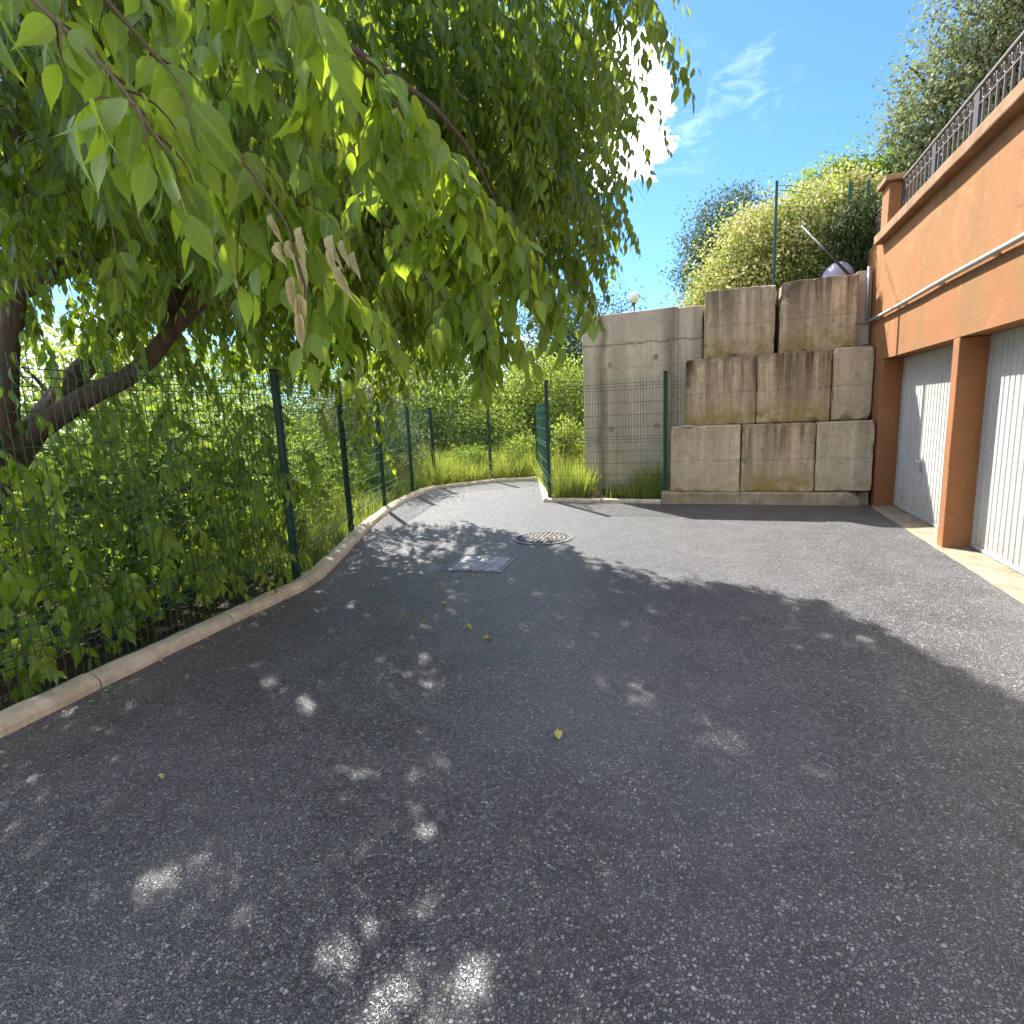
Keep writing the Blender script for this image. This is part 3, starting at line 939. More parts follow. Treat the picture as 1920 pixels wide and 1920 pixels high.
cw = empty('cast_concrete_wall', (-1.4, 10.2, 0), 'tall plain cast concrete wall left of the stacked blocks', 'wall')
CO = Vector((-1.4, 10.2, 0))
bm, loc = block_bm((-2.215, 10.07, -0.1), (-0.59, 10.36, 3.165), 0.02, 12, 0.006, 9.1)
for v in bm.verts:
    if v.co.z > 3.1:
        v.co.z += 0.015 * (v.co.x + 0.8)
bm_obj(bm, 'wall_panel', M['cast'], cw, loc=Vector(loc) - CO)
bm, loc = block_bm((-0.592, 10.10, -0.1), (-0.20, 10.355, 3.17), 0.02, 12, 0.006, 4.1)
for v in bm.verts:
    v.co.y += 0.0
bm_obj(bm, 'wall_panel', M['cast'], cw, loc=Vector(loc) - CO)
bm, loc = block_bm((1.985, 10.10, -0.1), (2.192, 10.40, 3.42), 0.012, 6, 0.005, 2.2)
bm_obj(bm, 'pier', M['cast'], cw, loc=Vector(loc) - CO)
bm, loc = block_bm((-2.20, 10.365, -0.1), (-1.95, 20.0, 3.1), 0.02, 0, 0.0)
bm_obj(bm, 'return_wall', M['cast'], cw, loc=Vector(loc) - CO)
for (x, z) in ((-1.72, 2.32), (-0.95, 2.40), (-0.68, 2.26), (-1.72, 1.20), (-0.93, 1.24), (-0.70, 1.40), (-0.72, 0.9)):
    mb = MB()
    n = 12
    vs = [(x + 0.045 * math.cos(2 * math.pi * i / n), 10.064, z + 0.045 * math.sin(2 * math.pi * i / n)) for i in range(n)]
    vs += [(x + 0.022 * math.cos(2 * math.pi * i / n), 10.060, z + 0.022 * math.sin(2 * math.pi * i / n)) for i in range(n)]
    vs += [(x + 0.018 * math.cos(2 * math.pi * i / n), 10.072, z + 0.018 * math.sin(2 * math.pi * i / n)) for i in range(n)]
    fs = [(i, (i + 1) % n, n + (i + 1) % n, n + i) for i in range(n)] + [(n + i, n + (i + 1) % n, 2 * n + (i + 1) % n, 2 * n + i) for i in range(n)] + [tuple(range(2 * n, 3 * n))]
    mb.add([(a - CO.x, b - CO.y, c - CO.z) for a, b, c in vs], fs)
    mb.build('tie_hole', M['footing'], cw)
mb = MB().tube([(2.13, 10.06, 2.70), (2.13, 10.06, 3.46)], 0.021, 8)
mb.v = [(a - 2.13, b - 10.06, c - 2.7) for a, b, c in mb.v]
o = mb.build('conduit_pipe', M['zinc'], None, True, loc=(2.13, 10.06, 2.70))
tag(o, 'short upright grey pipe in the corner between block wall and garage', 'pipe')

# upper ground behind the walls


def upper_z(x, y):
    z = 3.06 + 0.13 * min(max(0, y - 10.4), 12) + 0.06 * max(0, x) * sst(10.5, 14, y)
    if x > 2.2 and y > 10.7:
        z += 0.4
    z -= 0.30 * sst(0.0, -1.8, x)
    return z + 0.05 * mnoise.noise(Vector((x, y, 8)))


xs2 = [-2.0 + 0.4 * i for i in range(24)] + [9, 12, 18, 30, 60]
ys2 = [10.30 + 0.4 * i for i in range(30)] + [24, 30, 40, 60]
tag(grid_mesh('hillside', xs2, ys2, upper_z, M['soil']), kind='structure')

# ------------------------------------------------------------------ welded mesh fences


def mesh_panel(length, height, folds, verts_step=0.05, bottom=0.05):
    """local: x along the panel, z up, fold ridges stick out to -y"""
    mb = MB()
    zs = [0.0]
    prof = [(bottom, 0.0)]
    hz = []
    z = bottom
    fold_z = [f for f in folds]
    for f in fold_z:
        prof += [(f - 0.05, 0.0), (f, -0.018), (f + 0.05, 0.0)]
        hz += [(f - 0.05, 0.0), (f, -0.018), (f + 0.05, 0.0)]
    prof.append((height, 0.0))
    prof = sorted(set(prof))
    zz = bottom
    while zz < height - 0.01:
        if all(abs(zz - f) > 0.11 for f in fold_z):
            hz.append((zz, 0.0))
        zz += 0.2
    n = max(2, round(length / verts_step))
    r = 0.0021
    for i in range(1, n):
        x = length * i / n
        pts = [(x, y, z) for z, y in prof]
        b = len(mb.v)
        for (px, py, pz) in pts:
            mb.v += [(px - r, py - r, pz), (px + r, py - r, pz), (px + r, py + r, pz), (px - r, py + r, pz)]
        for j in range(len(pts) - 1):
            for k_ in range(4):
                a0 = b + j * 4 + k_
                a1 = b + j * 4 + (k_ + 1) % 4
                mb.f.append((a0, a1, a1 + 4, a0 + 4))
    for z, y in hz:
        yo = y - 0.0055
        mb.box((0.0, yo - 0.003, z - 0.003), (length, yo + 0.003, z + 0.003))
    return mb


def fence(name, pts, hs, label, folds_for, clips=(), post_last=True, post_first=True):
    base = Vector((pts[0][0], pts[0][1], 0))
    root = empty(name, base, label, 'fence')
    for i, (p, h) in enumerate(zip(pts, hs)):
        if (i == 0 and not post_first) or (i == len(pts) - 1 and not post_last):
            continue
        j = min(i, len(pts) - 2)
        d = Vector((pts[j + 1][0] - pts[j][0], pts[j + 1][1] - pts[j][1], 0)).normalized()
        ang = math.atan2(d.y, d.x)
        mb = MB()
        mb.box((-0.03, -0.026, -0.3), (0.03, 0.026, h))
        mb.box((-0.014, -0.040, 0.0), (0.014, -0.0265, h - 0.01))
        po = mb.build('post', M['green'], root, loc=Vector((p[0], p[1], 0)) - base)
        po.rotation_euler = (0, 0, ang)
        cap = MB().box((-0.034, -0.042, h + 0.001), (0.034, 0.030, h + 0.022)).build('post_cap', M['black'], po)
        if i in clips:
            z = 0.12
            cl0 = None
            while z < h:
                if cl0 is None:
                    cl0 = MB().box((-0.036, -0.050, -0.011), (0.036, -0.0405, 0.011)).build('clip', M['black'], po, loc=(0, 0, z))
                else:
                    copy_obj(cl0, po, (0, 0, z))
                z += 0.13
    for i in range(len(pts) - 1):
        a, b = Vector((*pts[i], 0)), Vector((*pts[i + 1], 0))
        d = b - a
        h = min(hs[i], hs[i + 1]) - 0.02
        mb = mesh_panel(d.length, h, folds_for(h))
        po = mb.build('mesh_panel', M['wire'], root, loc=a - base)
        po.rotation_euler = (0, 0, math.atan2(d.y, d.x))
    return root


def folds_near(h):
    return [0.30, 1.05, h - 0.14]


LP = [(-3.50, -1.05), (-3.62, 1.50), (-3.775, 4.185), (-4.66, 6.30), (-5.42, 8.34), (-5.86, 10.1), (-6.05, 11.45)]
LH = [2.0, 2.0, 2.0, 2.0, 1.90, 1.86, 1.76]
fence('mesh_fence', LP, LH, 'long green welded mesh fence along the kerb under the leafy tree', folds_near, clips=(2, 3))
fence('mesh_fence', [(-6.05, 11.45), (-5.03, 12.42), (-3.95, 12.75)], [1.76, 1.76, 1.76], 'green mesh fence closing off the far end of the driveway', folds_near, post_first=False)
fence('mesh_fence', [(-3.95, 12.75), (-2.72, 9.46)], [1.76, 2.07], 'green mesh fence side seen edge-on beside the tall grass', lambda h: [0.3, 0.95, 1.6], post_first=False)
fence('mesh_fence', [(-2.72, 9.46), (-0.74, 9.46), (-0.46, 9.46)], [2.07, 2.09, 2.05], 'green mesh fence standing in front of the plain concrete wall', folds_near, post_first=False, post_last=False)

# posts on top of the block wall
fp = empty('fence_post', (0.85, 10.15, 3.32), 'tall dark green fence post on top of the block wall', 'fence post')
MB().box((-0.02, -0.02, 0), (0.02, 0.02, 1.56)).build('post', M['green'], fp)
MB().tube([(0.0, 0.03, 1.5), (0.18, 0.1, 1.5), (0.5, 0.3, 1.46)], 0.006, 4).build('wire', M['wire'], fp)
MB().tube([(0.0, 0.03, 1.44), (0.2, 0.1, 1.42), (0.5, 0.3, 1.40)], 0.006, 4).build('wire', M['wire'], fp)
br = MB().tube([(-0.32, 0.34, 0.47), (0.32, -0.30, -0.54)], 0.021, 8).build('brace_bar', M['iron'], None, True, loc=(1.60, 10.36, 3.86))
tag(br, 'dark slanting brace bar leaning over the block wall beside the grey plastic dome', 'brace bar')
for (x, y, lab) in ((2.05, 11.3, 'thin green post among the yellow blossoms behind the wall'), (2.32, 11.35, 'thin green post close to the parapet pier, half hidden in shrubs')):
    o = MB().box((-0.025, -0.025, 0), (0.025, 0.025, 1.85)).build('fence_post', M['green'], None, loc=(x, y, 3.2))
    tag(o, lab, 'fence post', 'green posts in the upper hedge')

# plastic dome on top of the wall
dm = empty('plastic_dome', (1.78, 10.55, 3.28), 'pale lilac plastic dome with a grey rim, lying on top of the block wall', 'plastic dome')
mb = MB()
nu, nv = 20, 8
vs = []
for j in range(nv + 1):
    th = 0.5 * math.pi * j / nv
    for i in range(nu):
        ph = 2 * math.pi * i / nu
        vs.append((0.24 * math.cos(ph) * math.cos(th) ** 0.9, 0.22 * math.sin(ph) * math.cos(th) ** 0.9, 0.10 + 0.30 * math.sin(th)))
fs = [(j * nu + i, j * nu + (i + 1) % nu, (j + 1) * nu + (i + 1) % nu, (j + 1) * nu + i) for j in range(nv) for i in range(nu)]
mb.add(vs, fs)
o = mb.build('shell', M['plastic'], dm, True)
o.rotation_euler = (0, R(12), 0)
pts = [(0.26 * math.cos(t), 0.23 * math.sin(t), 0.09) for t in np.linspace(0, 2 * math.pi, 25)]
o = MB().tube(pts, 0.025, 6, False).build('rim', M['rim'], dm, True)
o.rotation_euler = (0, R(-16), 0)

# globe lamp behind the wall
lp = empty('street_lamp', (-2.60, 20.0, 2.4), 'white globe lamp on a thin pole showing above the plain wall', 'street lamp')
MB().tube([(0, 0, -2.4), (0, 0, 2.70)], [0.045, 0.035], 10).build('pole', M['iron_pale'], lp, True)
bm = bmesh.new()
bmesh.ops.create_uvsphere(bm, u_segments=24, v_segments=14, radius=0.185)
bm_obj(bm, 'globe', M['globe'], lp, True, (0, 0, 2.86))
MB().tube([(0, 0, 2.66), (0, 0, 2.72)], [0.05, 0.09], 12).build('collar', M['iron'], lp, True)

# ------------------------------------------------------------------ covers in the road
sc = empty('manhole_cover', (-2.27, 5.2, 0), 'square silvery tread-plate cover set in the tarmac', 'manhole cover', rz=R(5))
mb = MB()
mb.box((-0.31, -0.31, -0.05), (0.31, -0.282, 0.007)).box((-0.31, 0.282, -0.05), (0.31, 0.31, 0.007)).box((-0.31, -0.282, -0.05), (-0.282, 0.282, 0.007)).box((0.282, -0.282, -0.05), (0.31, 0.282, 0.007))
mb.build('frame', M['cast_iron'], sc)
MB().box((-0.282, -0.282, -0.05), (0.282, 0.282, 0.002)).build('seat', M['black'], sc)
bm, loc = block_bm((-0.270, -0.270, 0.0025), (0.270, 0.270, 0.010), 0.004, 0, 0)
bm_obj(bm, 'plate', M['cast_bright'], sc, loc=loc)
mb = MB()
N_ = 13
for i in range(N_):
    for j in range(N_):
        cx, cy = -0.245 + 0.49 * i / (N_ - 1), -0.245 + 0.49 * j / (N_ - 1)
        a = R(45) if (i + j) % 2 else R(-45)
        ux, uy = math.cos(a), math.sin(a)
        l, w = 0.017, 0.006
        b4 = [(cx + ux * l, cy + uy * l), (cx - uy * w, cy + ux * w), (cx - ux * l, cy - uy * l), (cx + uy * w, cy - ux * w)]
        t4 = [(cx + (x - cx) * 0.6, cy + (y - cy) * 0.6) for x, y in b4]
        mb.add([(x, y, 0.009) for x, y in b4] + [(x, y, 0.0145) for x, y in t4], [(4, 5, 6, 7), (0, 1, 5, 4), (1, 2, 6, 5), (2, 3, 7, 6), (3, 0, 4, 7)])
o = mb.build('tread', M['cast_bright'], sc)
o['kind'] = 'stuff'
rc = empty('manhole_cover', (-1.98, 6.48, 0), 'round rusty cast-iron cover at the edge of the tree shadow', 'manhole cover')
n = 40


def ringmesh(r0, r1, z0, z1, name, mat, parent):
    mb = MB()
    prof = [(r0, z0), (r0, z1), (r1, z1), (r1, z0)]
    vs = [(r * math.cos(2 * math.pi * i / n), r * math.sin(2 * math.pi * i / n), z) for i in range(n) for r, z in prof]
    fs = []
    for i in range(n):
        for k_ in range(3):
            a, b = i * 4, ((i + 1) % n) * 4
            fs.append((a + k_, a + k_ + 1, b + k_ + 1, b + k_))
    return mb.add(vs, fs).build(name, mat, parent)


ringmesh(0.33, 0.375, -0.05, 0.010, 'frame', M['cast_iron'], rc)
mb = MB()
mb.add([(0.322 * math.cos(2 * math.pi * i / n), 0.322 * math.sin(2 * math.pi * i / n), 0.007) for i in range(n)], [tuple(range(n))])
mb.build('lid', M['rust'], rc)
mb = MB()
for rr_, cnt in ((0.06, 6), (0.12, 12), (0.18, 18), (0.24, 24), (0.295, 30)):
    for i in range(cnt):
        a = 2 * math.pi * (i + 0.5 * (cnt // 6 % 2)) / cnt
        cx, cy = rr_ * math.cos(a), rr_ * math.sin(a)
        s = 0.017
        b4 = [(cx + s * math.cos(a + R(45 + 90 * k_)), cy + s * math.sin(a + R(45 + 90 * k_))) for k_ in range(4)]
        t4 = [(cx + (x - cx) * 0.75, cy + (y - cy) * 0.75) for x, y in b4]
        mb.add([(x, y, 0.0065) for x, y in b4] + [(x, y, 0.015) for x, y in t4], [(4, 5, 6, 7), (0, 1, 5, 4), (1, 2, 6, 5), (2, 3, 7, 6), (3, 0, 4, 7)])
o = mb.build('stud', M['rust'], rc)
o['kind'] = 'stuff'

# ------------------------------------------------------------------ fallen leaves on the tarmac


def single_leaf_mesh(name, mat, rnd, fold, droop, serr=0.0, curl=0.0, wr=1.0, st=None):
    tv, tuv, tf = leaf_template(st or HI_ST, fold, droop, serr)
    tv = tv.copy()
    tv[:, 0] *= wr
    if curl:
        ang = tv[:, 0] * curl * 6
        tv[:, 2] += np.abs(tv[:, 0]) * np.sin(np.abs(ang)) * 1.1
        tv[:, 0] *= np.cos(ang * 0.8)
    me = bpy.data.meshes.new(name)
    me.from_pydata([tuple(p) for p in tv], [], tf)
    me.polygons.foreach_set('use_smooth', [True] * len(tf))
    at = me.attributes.new('leaf', 'FLOAT_VECTOR', 'POINT')
    A = np.empty((len(tv), 3), np.float32)
    A[:, 0:2] = tuv
    A[:, 2] = rnd
    at.data.foreach_set('vector', A.ravel())
    me.materials.append(mat)
    return me


fl = [single_leaf_mesh('fallen_leaf', M['yellowleaf'], r_, f_, d_, 0.0, c_) for r_, f_, d_, c_ in ((0.9, 0.5, -0.2, 0.2), (0.5, 0.7, -0.35, 0.5), (0.2, 0.4, -0.25, 0.3))]
FALL = [((-0.66, 2.31), 'curled yellow leaf lying alone in the middle of the tarmac', 0.075, 20), ((-1.62, 3.48), 'yellow-green leaf, left one of two lying close together', 0.065, 75),
        ((-1.42, 3.36), 'yellow-green leaf, right one of two lying close together', 0.075, 140), ((-2.05, 3.95), 'small curled yellow leaf between the square cover and the dappled shade', 0.065, 100),
        ((-2.95, 4.25), 'pale leaf lying between the kerb bend and the square cover', 0.05, 40), ((-2.25, 3.62), 'small whitish leaf scrap nearest the light patch', 0.05, 160),
        ((-2.16, 4.75), 'dry yellow leaf just in front of the square cover', 0.07, 60), ((-1.86, 4.72), 'thin yellow leaf off the right corner of the square cover', 0.06, 10),
        ((-2.02, 3.55), 'pale thin leaf scrap right of the small whitish one', 0.045, 120), ((-2.35, 5.56), 'tan leaf on the far rim of the square cover', 0.05, 30),
        ((-2.25, 1.55), 'white scrap of leaf nearest the camera on the dark tarmac', 0.035, 80), ((-2.25, 4.3), 'tiny white leaf scrap left of the pair of yellow leaves', 0.04, 15)]
for i, ((x, y), lab, L_, rot) in enumerate(FALL):
    o = bpy.data.objects.new('fallen_leaf', fl[i % 3])
    o.location = (x, y, 0.004 if i != 9 else 0.018)
    o.rotation_euler = (R(random.uniform(-6, 6)), R(random.uniform(-8, 8)), R(rot))
    o.scale = (L_, L_, L_)
    link(o)
    tag(o, lab, 'fallen leaf', 'leaves fallen on the tarmac')

# ------------------------------------------------------------------ the big tree over the driveway
tree = empty('mulberry_tree', (-4.6, 2.3, -0.1), 'large leafy tree behind the left fence, its branches hanging over the driveway', 'tree')
TO = Vector((-4.6, 2.3, -0.1))


def tpart(mb, name, mat, smooth=True, parent=None):
    mb.v = [(a - TO.x, b - TO.y, c - TO.z) for a, b, c in mb.v]
    return mb.build(name, mat, parent or tree, smooth)


def smooth_path(pts, rs, m=4):
    P_ = [Vector(p) for p in pts]
    out, ro = [], []
    for i in range(len(P_) - 1):
        p0, p1, p2, p3 = P_[max(i - 1, 0)], P_[i], P_[i + 1], P_[min(i + 2, len(P_) - 1)]
        for k_ in range(m):
            t = k_ / m
            out.append(0.5 * ((2 * p1) + (p2 - p0) * t + (2 * p0 - 5 * p1 + 4 * p2 - p3) * t * t + (3 * p1 - p0 - 3 * p2 + p3) * t ** 3))
            ro.append(rs[i] * (1 - t) + rs[i + 1] * t)
    out.append(P_[-1]); ro.append(rs[-1])
    return [p + mnoise.noise_vector(p * 2.2) * 0.02 for p in out], ro


tpart(MB().tube(*smooth_path([(-4.80, 2.08, -0.15), (-4.72, 2.18, 0.5), (-4.58, 2.30, 1.15), (-4.44, 2.40, 1.55)], [0.14, 0.10, 0.085, 0.085]), 12), 'trunk', M['bark'])
LIMBS = [([(-4.45, 2.38, 1.42), (-4.15, 2.75, 1.75), (-3.95, 3.02, 1.97), (-3.68, 3.30, 2.38), (-3.1, 3.85, 3.05), (-2.4, 4.5, 3.6), (-1.6, 5.2, 4.0)], [0.085, 0.072, 0.064, 0.056, 0.045, 0.035, 0.02]),
         ([(-4.44, 2.38, 1.45), (-4.30, 2.42, 2.0), (-4.16, 2.50, 2.64), (-3.92, 2.52, 3.4), (-3.3, 2.75, 4.3), (-2.4, 2.9, 4.9)], [0.085, 0.07, 0.062, 0.056, 0.045, 0.03]),
         ([(-4.20, 2.48, 2.45), (-3.95, 2.85, 2.72), (-3.8, 3.3, 2.95), (-3.4, 4.2, 3.6), (-3.2, 5.5, 4.3)], [0.08, 0.065, 0.055, 0.045, 0.02]),
         ([(-4.5, 2.3, 1.2), (-5.0, 3.2, 1.9), (-5.3, 4.3, 2.9), (-5.2, 6.0, 3.9), (-5.0, 7.6, 4.2)], [0.11, 0.09, 0.07, 0.05, 0.02]),
         ([(-3.80, 3.18, 2.20), (-3.83, 3.35, 2.55), (-3.72, 3.7, 3.0), (-3.9, 4.6, 3.9)], [0.055, 0.05, 0.04, 0.02]),
         ([(-3.9, 2.52, 3.45), (-3.2, 2.0, 3.6), (-2.2, 1.5, 3.5), (-1.5, 1.25, 3.0), (-1.05, 1.25, 2.62)], [0.07, 0.05, 0.035, 0.018, 0.008]),
         ([(-2.2, 1.5, 3.5), (-1.6, 1.9, 3.1), (-1.0, 2.1, 2.66), (-0.85, 2.35, 2.36)], [0.03, 0.016, 0.009, 0.004]),
         ([(-2.4, 2.9, 4.9), (-1.4, 2.9, 4.5), (-0.6, 2.8, 3.8), (-0.2, 2.7, 3.3)], [0.035, 0.025, 0.014, 0.004])]
for pts, rs in LIMBS:
    tpart(MB().tube(*smooth_path(pts, rs), 9), 'limb', M['bark'])

# sprays: a twig leaving its start outwards, bending down, hung with leaves
LEAF = {k_: [] for k_ in ('p', 't', 'n', 'l', 'r')}
TW = MB()


def spray(p0, out, length, nl, lmin, lmax, droop, rng, twig=True, tone=(0.0, 1.0), segs=5):
    p = np.array(p0, float)
    d = np.array(out, float)
    d /= np.linalg.norm(d)
    path = [p.copy()]
    st = length / segs
    for i in range(segs):
        d = d + np.array([0, 0, -droop]) / segs + rng.normal(size=3) * 0.10
        d /= np.linalg.norm(d)
        p = p + d * st
        path.append(p.copy())
    path = np.array(path)
    if twig:
        TW.tube(path, [0.0042 * (1 - 0.8 * i / segs) for i in range(segs + 1)], 3, False)
    ts = (np.arange(nl) + rng.random(nl) * 0.6) / nl * segs
    for j, t in enumerate(ts):
        i = min(int(t), segs - 1)
        q_ = path[i] + (path[i + 1] - path[i]) * (t - i)
        dd = path[i + 1] - path[i]
        dd = dd / np.linalg.norm(dd)
        side = np.cross(dd, [0, 0, 1.0])
        sl = np.linalg.norm(side)
        side = side / sl if sl > 0.15 else unit(rng.normal(size=(1, 3)))[0] * np.array([1, 1, 0.2])
        s = 1 if j % 2 else -1
        tip = np.array([0, 0, -1.0]) * rng.uniform(0.7, 1.3) + side * s * rng.uniform(0.15, 0.75) + dd * rng.uniform(0.1, 0.6) + rng.normal(size=3) * 0.18
        nrm = np.array([out[0], out[1], 0.35]) * 0.5 + rng.normal(size=3) * 0.55 + np.array([0.25, -0.35, 0.1])
        LEAF['p'].append(q_ + side * s * 0.012)
        LEAF['t'].append(tip)
        LEAF['n'].append(nrm)
        taper = 0.75 + 0.45 * math.sin(math.pi * (0.15 + 0.75 * t / segs))
        LEAF['l'].append(rng.uniform(lmin, lmax) * taper)
        LEAF['r'].append(rng.uniform(*tone))


rng = np.random.default_rng(21)
LOBES = [((-3.9, 4.9, 4.55), (2.6, 3.3, 1.75), 1750),
         ((-2.05, 5.5, 3.95), (1.0, 1.7, 1.45), 620),
         ((-1.80, 2.9, 4.0), (1.55, 1.6, 0.75), 540),
         ((-4.9, 7.3, 3.3), (1.35, 1.5, 1.35), 600),
         ((-5.2, 3.2, 3.6), (1.1, 2.0, 0.9), 130),
         ((-3.5, 4.9, 3.5), (1.6, 1.7, 0.8), 330),
         ((-3.0, 3.1, 3.0), (0.8, 0.9, 0.5), 130),
         ((-2.9, 2.3, 2.95), (0.9, 0.7, 0.45), 150),
         ((-2.5, 1.55, 2.75), (0.6, 0.5, 0.4), 90),
         ((-3.75, 5.15, 3.75), (0.35, 0.5, 0.6), 150),
         ((-4.3, 5.1, 4.1), (0.8, 0.8, 0.6), 190),
         ]
for (c, r_, ns) in LOBES:
    for i in range(ns):
        d = unit(rng.normal(size=(1, 3)))[0]
        if d[2] < -0.75:
            d[2] *= 0.3
            d /= np.linalg.norm(d)
        rad = 0.45 + 0.55 * rng.random() ** 0.55
        p0 = np.array(c) + d * np.array(r_) * rad
        out = d * np.array([1, 1, 0.45]) + np.array([0, 0, 0.12]) + rng.normal(size=3) * 0.3
        L_ = rng.uniform(0.45, 0.95)
        near = c[1] < 3.2
        spray(p0, out, L_, int(L_ * (30 if near else 24)), *((0.06, 0.10) if near else (0.075, 0.145)), 2.0, rng, twig=(i % 2 == 0), tone=(0.0, 0.40))  # crown leaves toned darker than the bough; deep canopy shade put into their colour
n_crown = len(LEAF['p'])
# curtains on the sides and along the fence
for i in range(70):
    t = rng.random() * 0.6
    p0 = np.array([-3.9 - 1.1 * rng.random() - 0.5 * t, 2.5 + 4.6 * t, rng.uniform(2.2, 2.8)])
    spray(p0, np.array([0.35, -0.1, -0.25]) + rng.normal(size=3) * 0.3, rng.uniform(0.3, 0.7), 16, 0.075, 0.12, 2.4, rng)
for i in range(230):      # low shoots behind the fence
    p0 = np.array([rng.uniform(-5.3, -3.95), rng.uniform(0.9, 4.7), rng.uniform(0.35, 1.85)])
    spray(p0, np.array([0.3, -0.2, 0.1]) + rng.normal(size=3) * 0.5, rng.uniform(0.3, 0.7), 14, 0.07, 0.12, 1.8, rng, tone=(0.1, 0.9))
for i in range(75):      # leafy shoots at the foot of the fence
    p0 = np.array([rng.uniform(-4.2, -3.72), rng.uniform(0.9, 4.3), rng.uniform(0.1, 0.5)])
    spray(p0, np.array([0.2, -0.1, 0.5]) + rng.normal(size=3) * 0.5, rng.uniform(0.2, 0.45), 9, 0.06, 0.11, 1.6, rng, tone=(0.2, 1.0))
for i in range(26):      # shoots that push through the mesh towards the kerb
    y_ = rng.uniform(1.3, 4.1)
    spray(np.array([-3.72 - 0.03 * y_, y_, rng.uniform(0.25, 1.5)]), np.array([0.9, -0.2, 0.15]) + rng.normal(size=3) * 0.3, rng.uniform(0.25, 0.45), 9, 0.07, 0.12, 2.2, rng, tone=(0.4, 1.0))
for i in range(10):      # the spray that drapes over the second post
    p0 = np.array([-3.9 - 0.5 * rng.random(), 5.4 + 1.1 * rng.random(), rng.uniform(1.5, 2.3)])
    spray(p0, np.array([0.5, -0.2, -0.3]) + rng.normal(size=3) * 0.25, rng.uniform(0.6, 1.0), 20, 0.08, 0.13, 2.4, rng)
# near bough: three arching twigs with hanging sprays
BOUGH = [[(-1.15, 1.05, 2.78), (-1.00, 1.30, 2.58), (-0.95, 1.52, 2.48), (-0.90, 1.80, 2.42), (-0.85, 2.10, 2.32), (-0.76, 2.38, 2.17), (-0.72, 2.50, 2.02)],
         [(-1.40, 0.95, 2.62), (-1.25, 1.05, 2.40), (-1.17, 1.22, 2.20), (-1.14, 1.40, 2.06), (-1.13, 1.55, 1.92)],
         [(-1.30, 1.55, 2.75), (-1.15, 1.85, 2.50), (-1.05, 2.05, 2.26), (-0.98, 2.25, 2.02), (-0.97, 2.35, 1.86)],
         [(-1.55, 0.75, 2.60), (-1.32, 0.84, 2.40), (-1.12, 0.88, 2.20), (-1.00, 0.86, 2.05)],
         [(-1.75, 1.5, 2.95), (-1.55, 1.9, 2.7), (-1.45, 2.3, 2.45), (-1.40, 2.6, 2.2)]]
for bi, pts in enumerate(BOUGH):
    path, rr = smooth_path(pts, [0.006 - 0.0009 * i for i in range(len(pts))], 4)
    tpart(MB().tube(path, [max(0.0014, x) for x in rr], 6), 'twig', M['twig'])
    m_ = len(path)
    ns = int(m_ * (2.3, 2.0, 2.6, 1.4, 2.1)[bi])
    for i in range(ns):
        p0 = np.array(path[min(m_ - 1, int(rng.random() * m_))])
        out = np.array([rng.uniform(-0.5, 0.8), rng.uniform(-0.5, 0.7), rng.uniform(-0.5, 0.25)])
        L_ = rng.uniform(0.15, 0.42) if bi != 3 else rng.uniform(0.1, 0.22)
        spray(p0, out, L_, max(3, int(L_ * 29)), 0.076, 0.116, 1.9, rng, tone=(0.4, 1.0))  # bough leaves toned lighter than the crown, its sunlit look put into the colour
# low shoots through the fence near the camera
for (x, y, z) in ((-3.45, 1.68, 0.95), (-3.55, 1.75, 0.7), (-3.6, 2.35, 0.55), (-3.62, 2.5, 0.35), (-3.65, 3.1, 0.5), (-3.7, 3.3, 0.3), (-3.66, 2.9, 0.8), (-3.8, 3.6, 0.75), (-3.7, 1.9, 0.3), (-3.72, 2.1, 0.2), (-3.9, 4.6, 1.0), (-4.1, 5.1, 1.1), (-3.75, 4.7, 0.8)):
    for k_ in range(3):
        spray(np.array([x - 0.2, y, z + 0.1]) + rng.normal(size=3) * 0.08, np.array([0.7, -0.2, 0.1]) + rng.normal(size=3) * 0.4, rng.uniform(0.2, 0.4), 8, 0.08, 0.14, 2.0, rng, tone=(0.3, 1.0))

for k_ in LEAF:
    LEAF[k_] = np.array(LEAF[k_], float)
p, t, nn, ll, rr = (LEAF[k_] for k_ in ('p', 't', 'n', 'l', 'r'))
nn = unit(nn)
# tree-top leaves never come nearer than an arm's length, nor below the road
cp = np.array(CAM)
dist = np.linalg.norm(p - cp, axis=1)
zz = p[:, 2] - 2.25
fxp, fyp = p[:, 0] + 0.62 * zz, p[:, 1] - 0.68 * zz          # where a leaf's shade falls on the height of the near bough
lit = (fxp > -1.6) & (fxp < -0.35) & (fyp > 0.6) & (fyp < 3.1) & (zz > 0.55)
bc = np.array([-0.97, 1.19, 1.90])
clear = np.linalg.norm((p - bc) * np.array([1, 1, 0.75]), axis=1) < 0.17
# gaps in the canopy through which the sun reaches the tarmac in small patches
HOLES = [(-0.58, 1.17, 0.09), (-0.82, 1.00, 0.09), (-0.62, 1.00, 0.08), (-0.95, 1.20, 0.05), (-2.18, 1.03, 0.10), (-1.77, 1.16, 0.07), (-0.98, 1.60, 0.07), (-1.00, 1.08, 0.09), (-0.86, 1.31, 0.07), (-0.70, 1.08, 0.16), (-0.30, 1.65, 0.06), (-2.52, 3.18, 0.07), (-2.51, 2.72, 0.05), (0.53, 3.68, 0.09), (0.92, 3.91, 0.07), (-1.71, 2.96, 0.05), (1.00, 3.33, 0.07), (-2.87, 2.55, 0.05), (-3.09, 1.97, 0.06), (-0.89, 1.84, 0.04), (-1.15, 1.45, 0.04)]
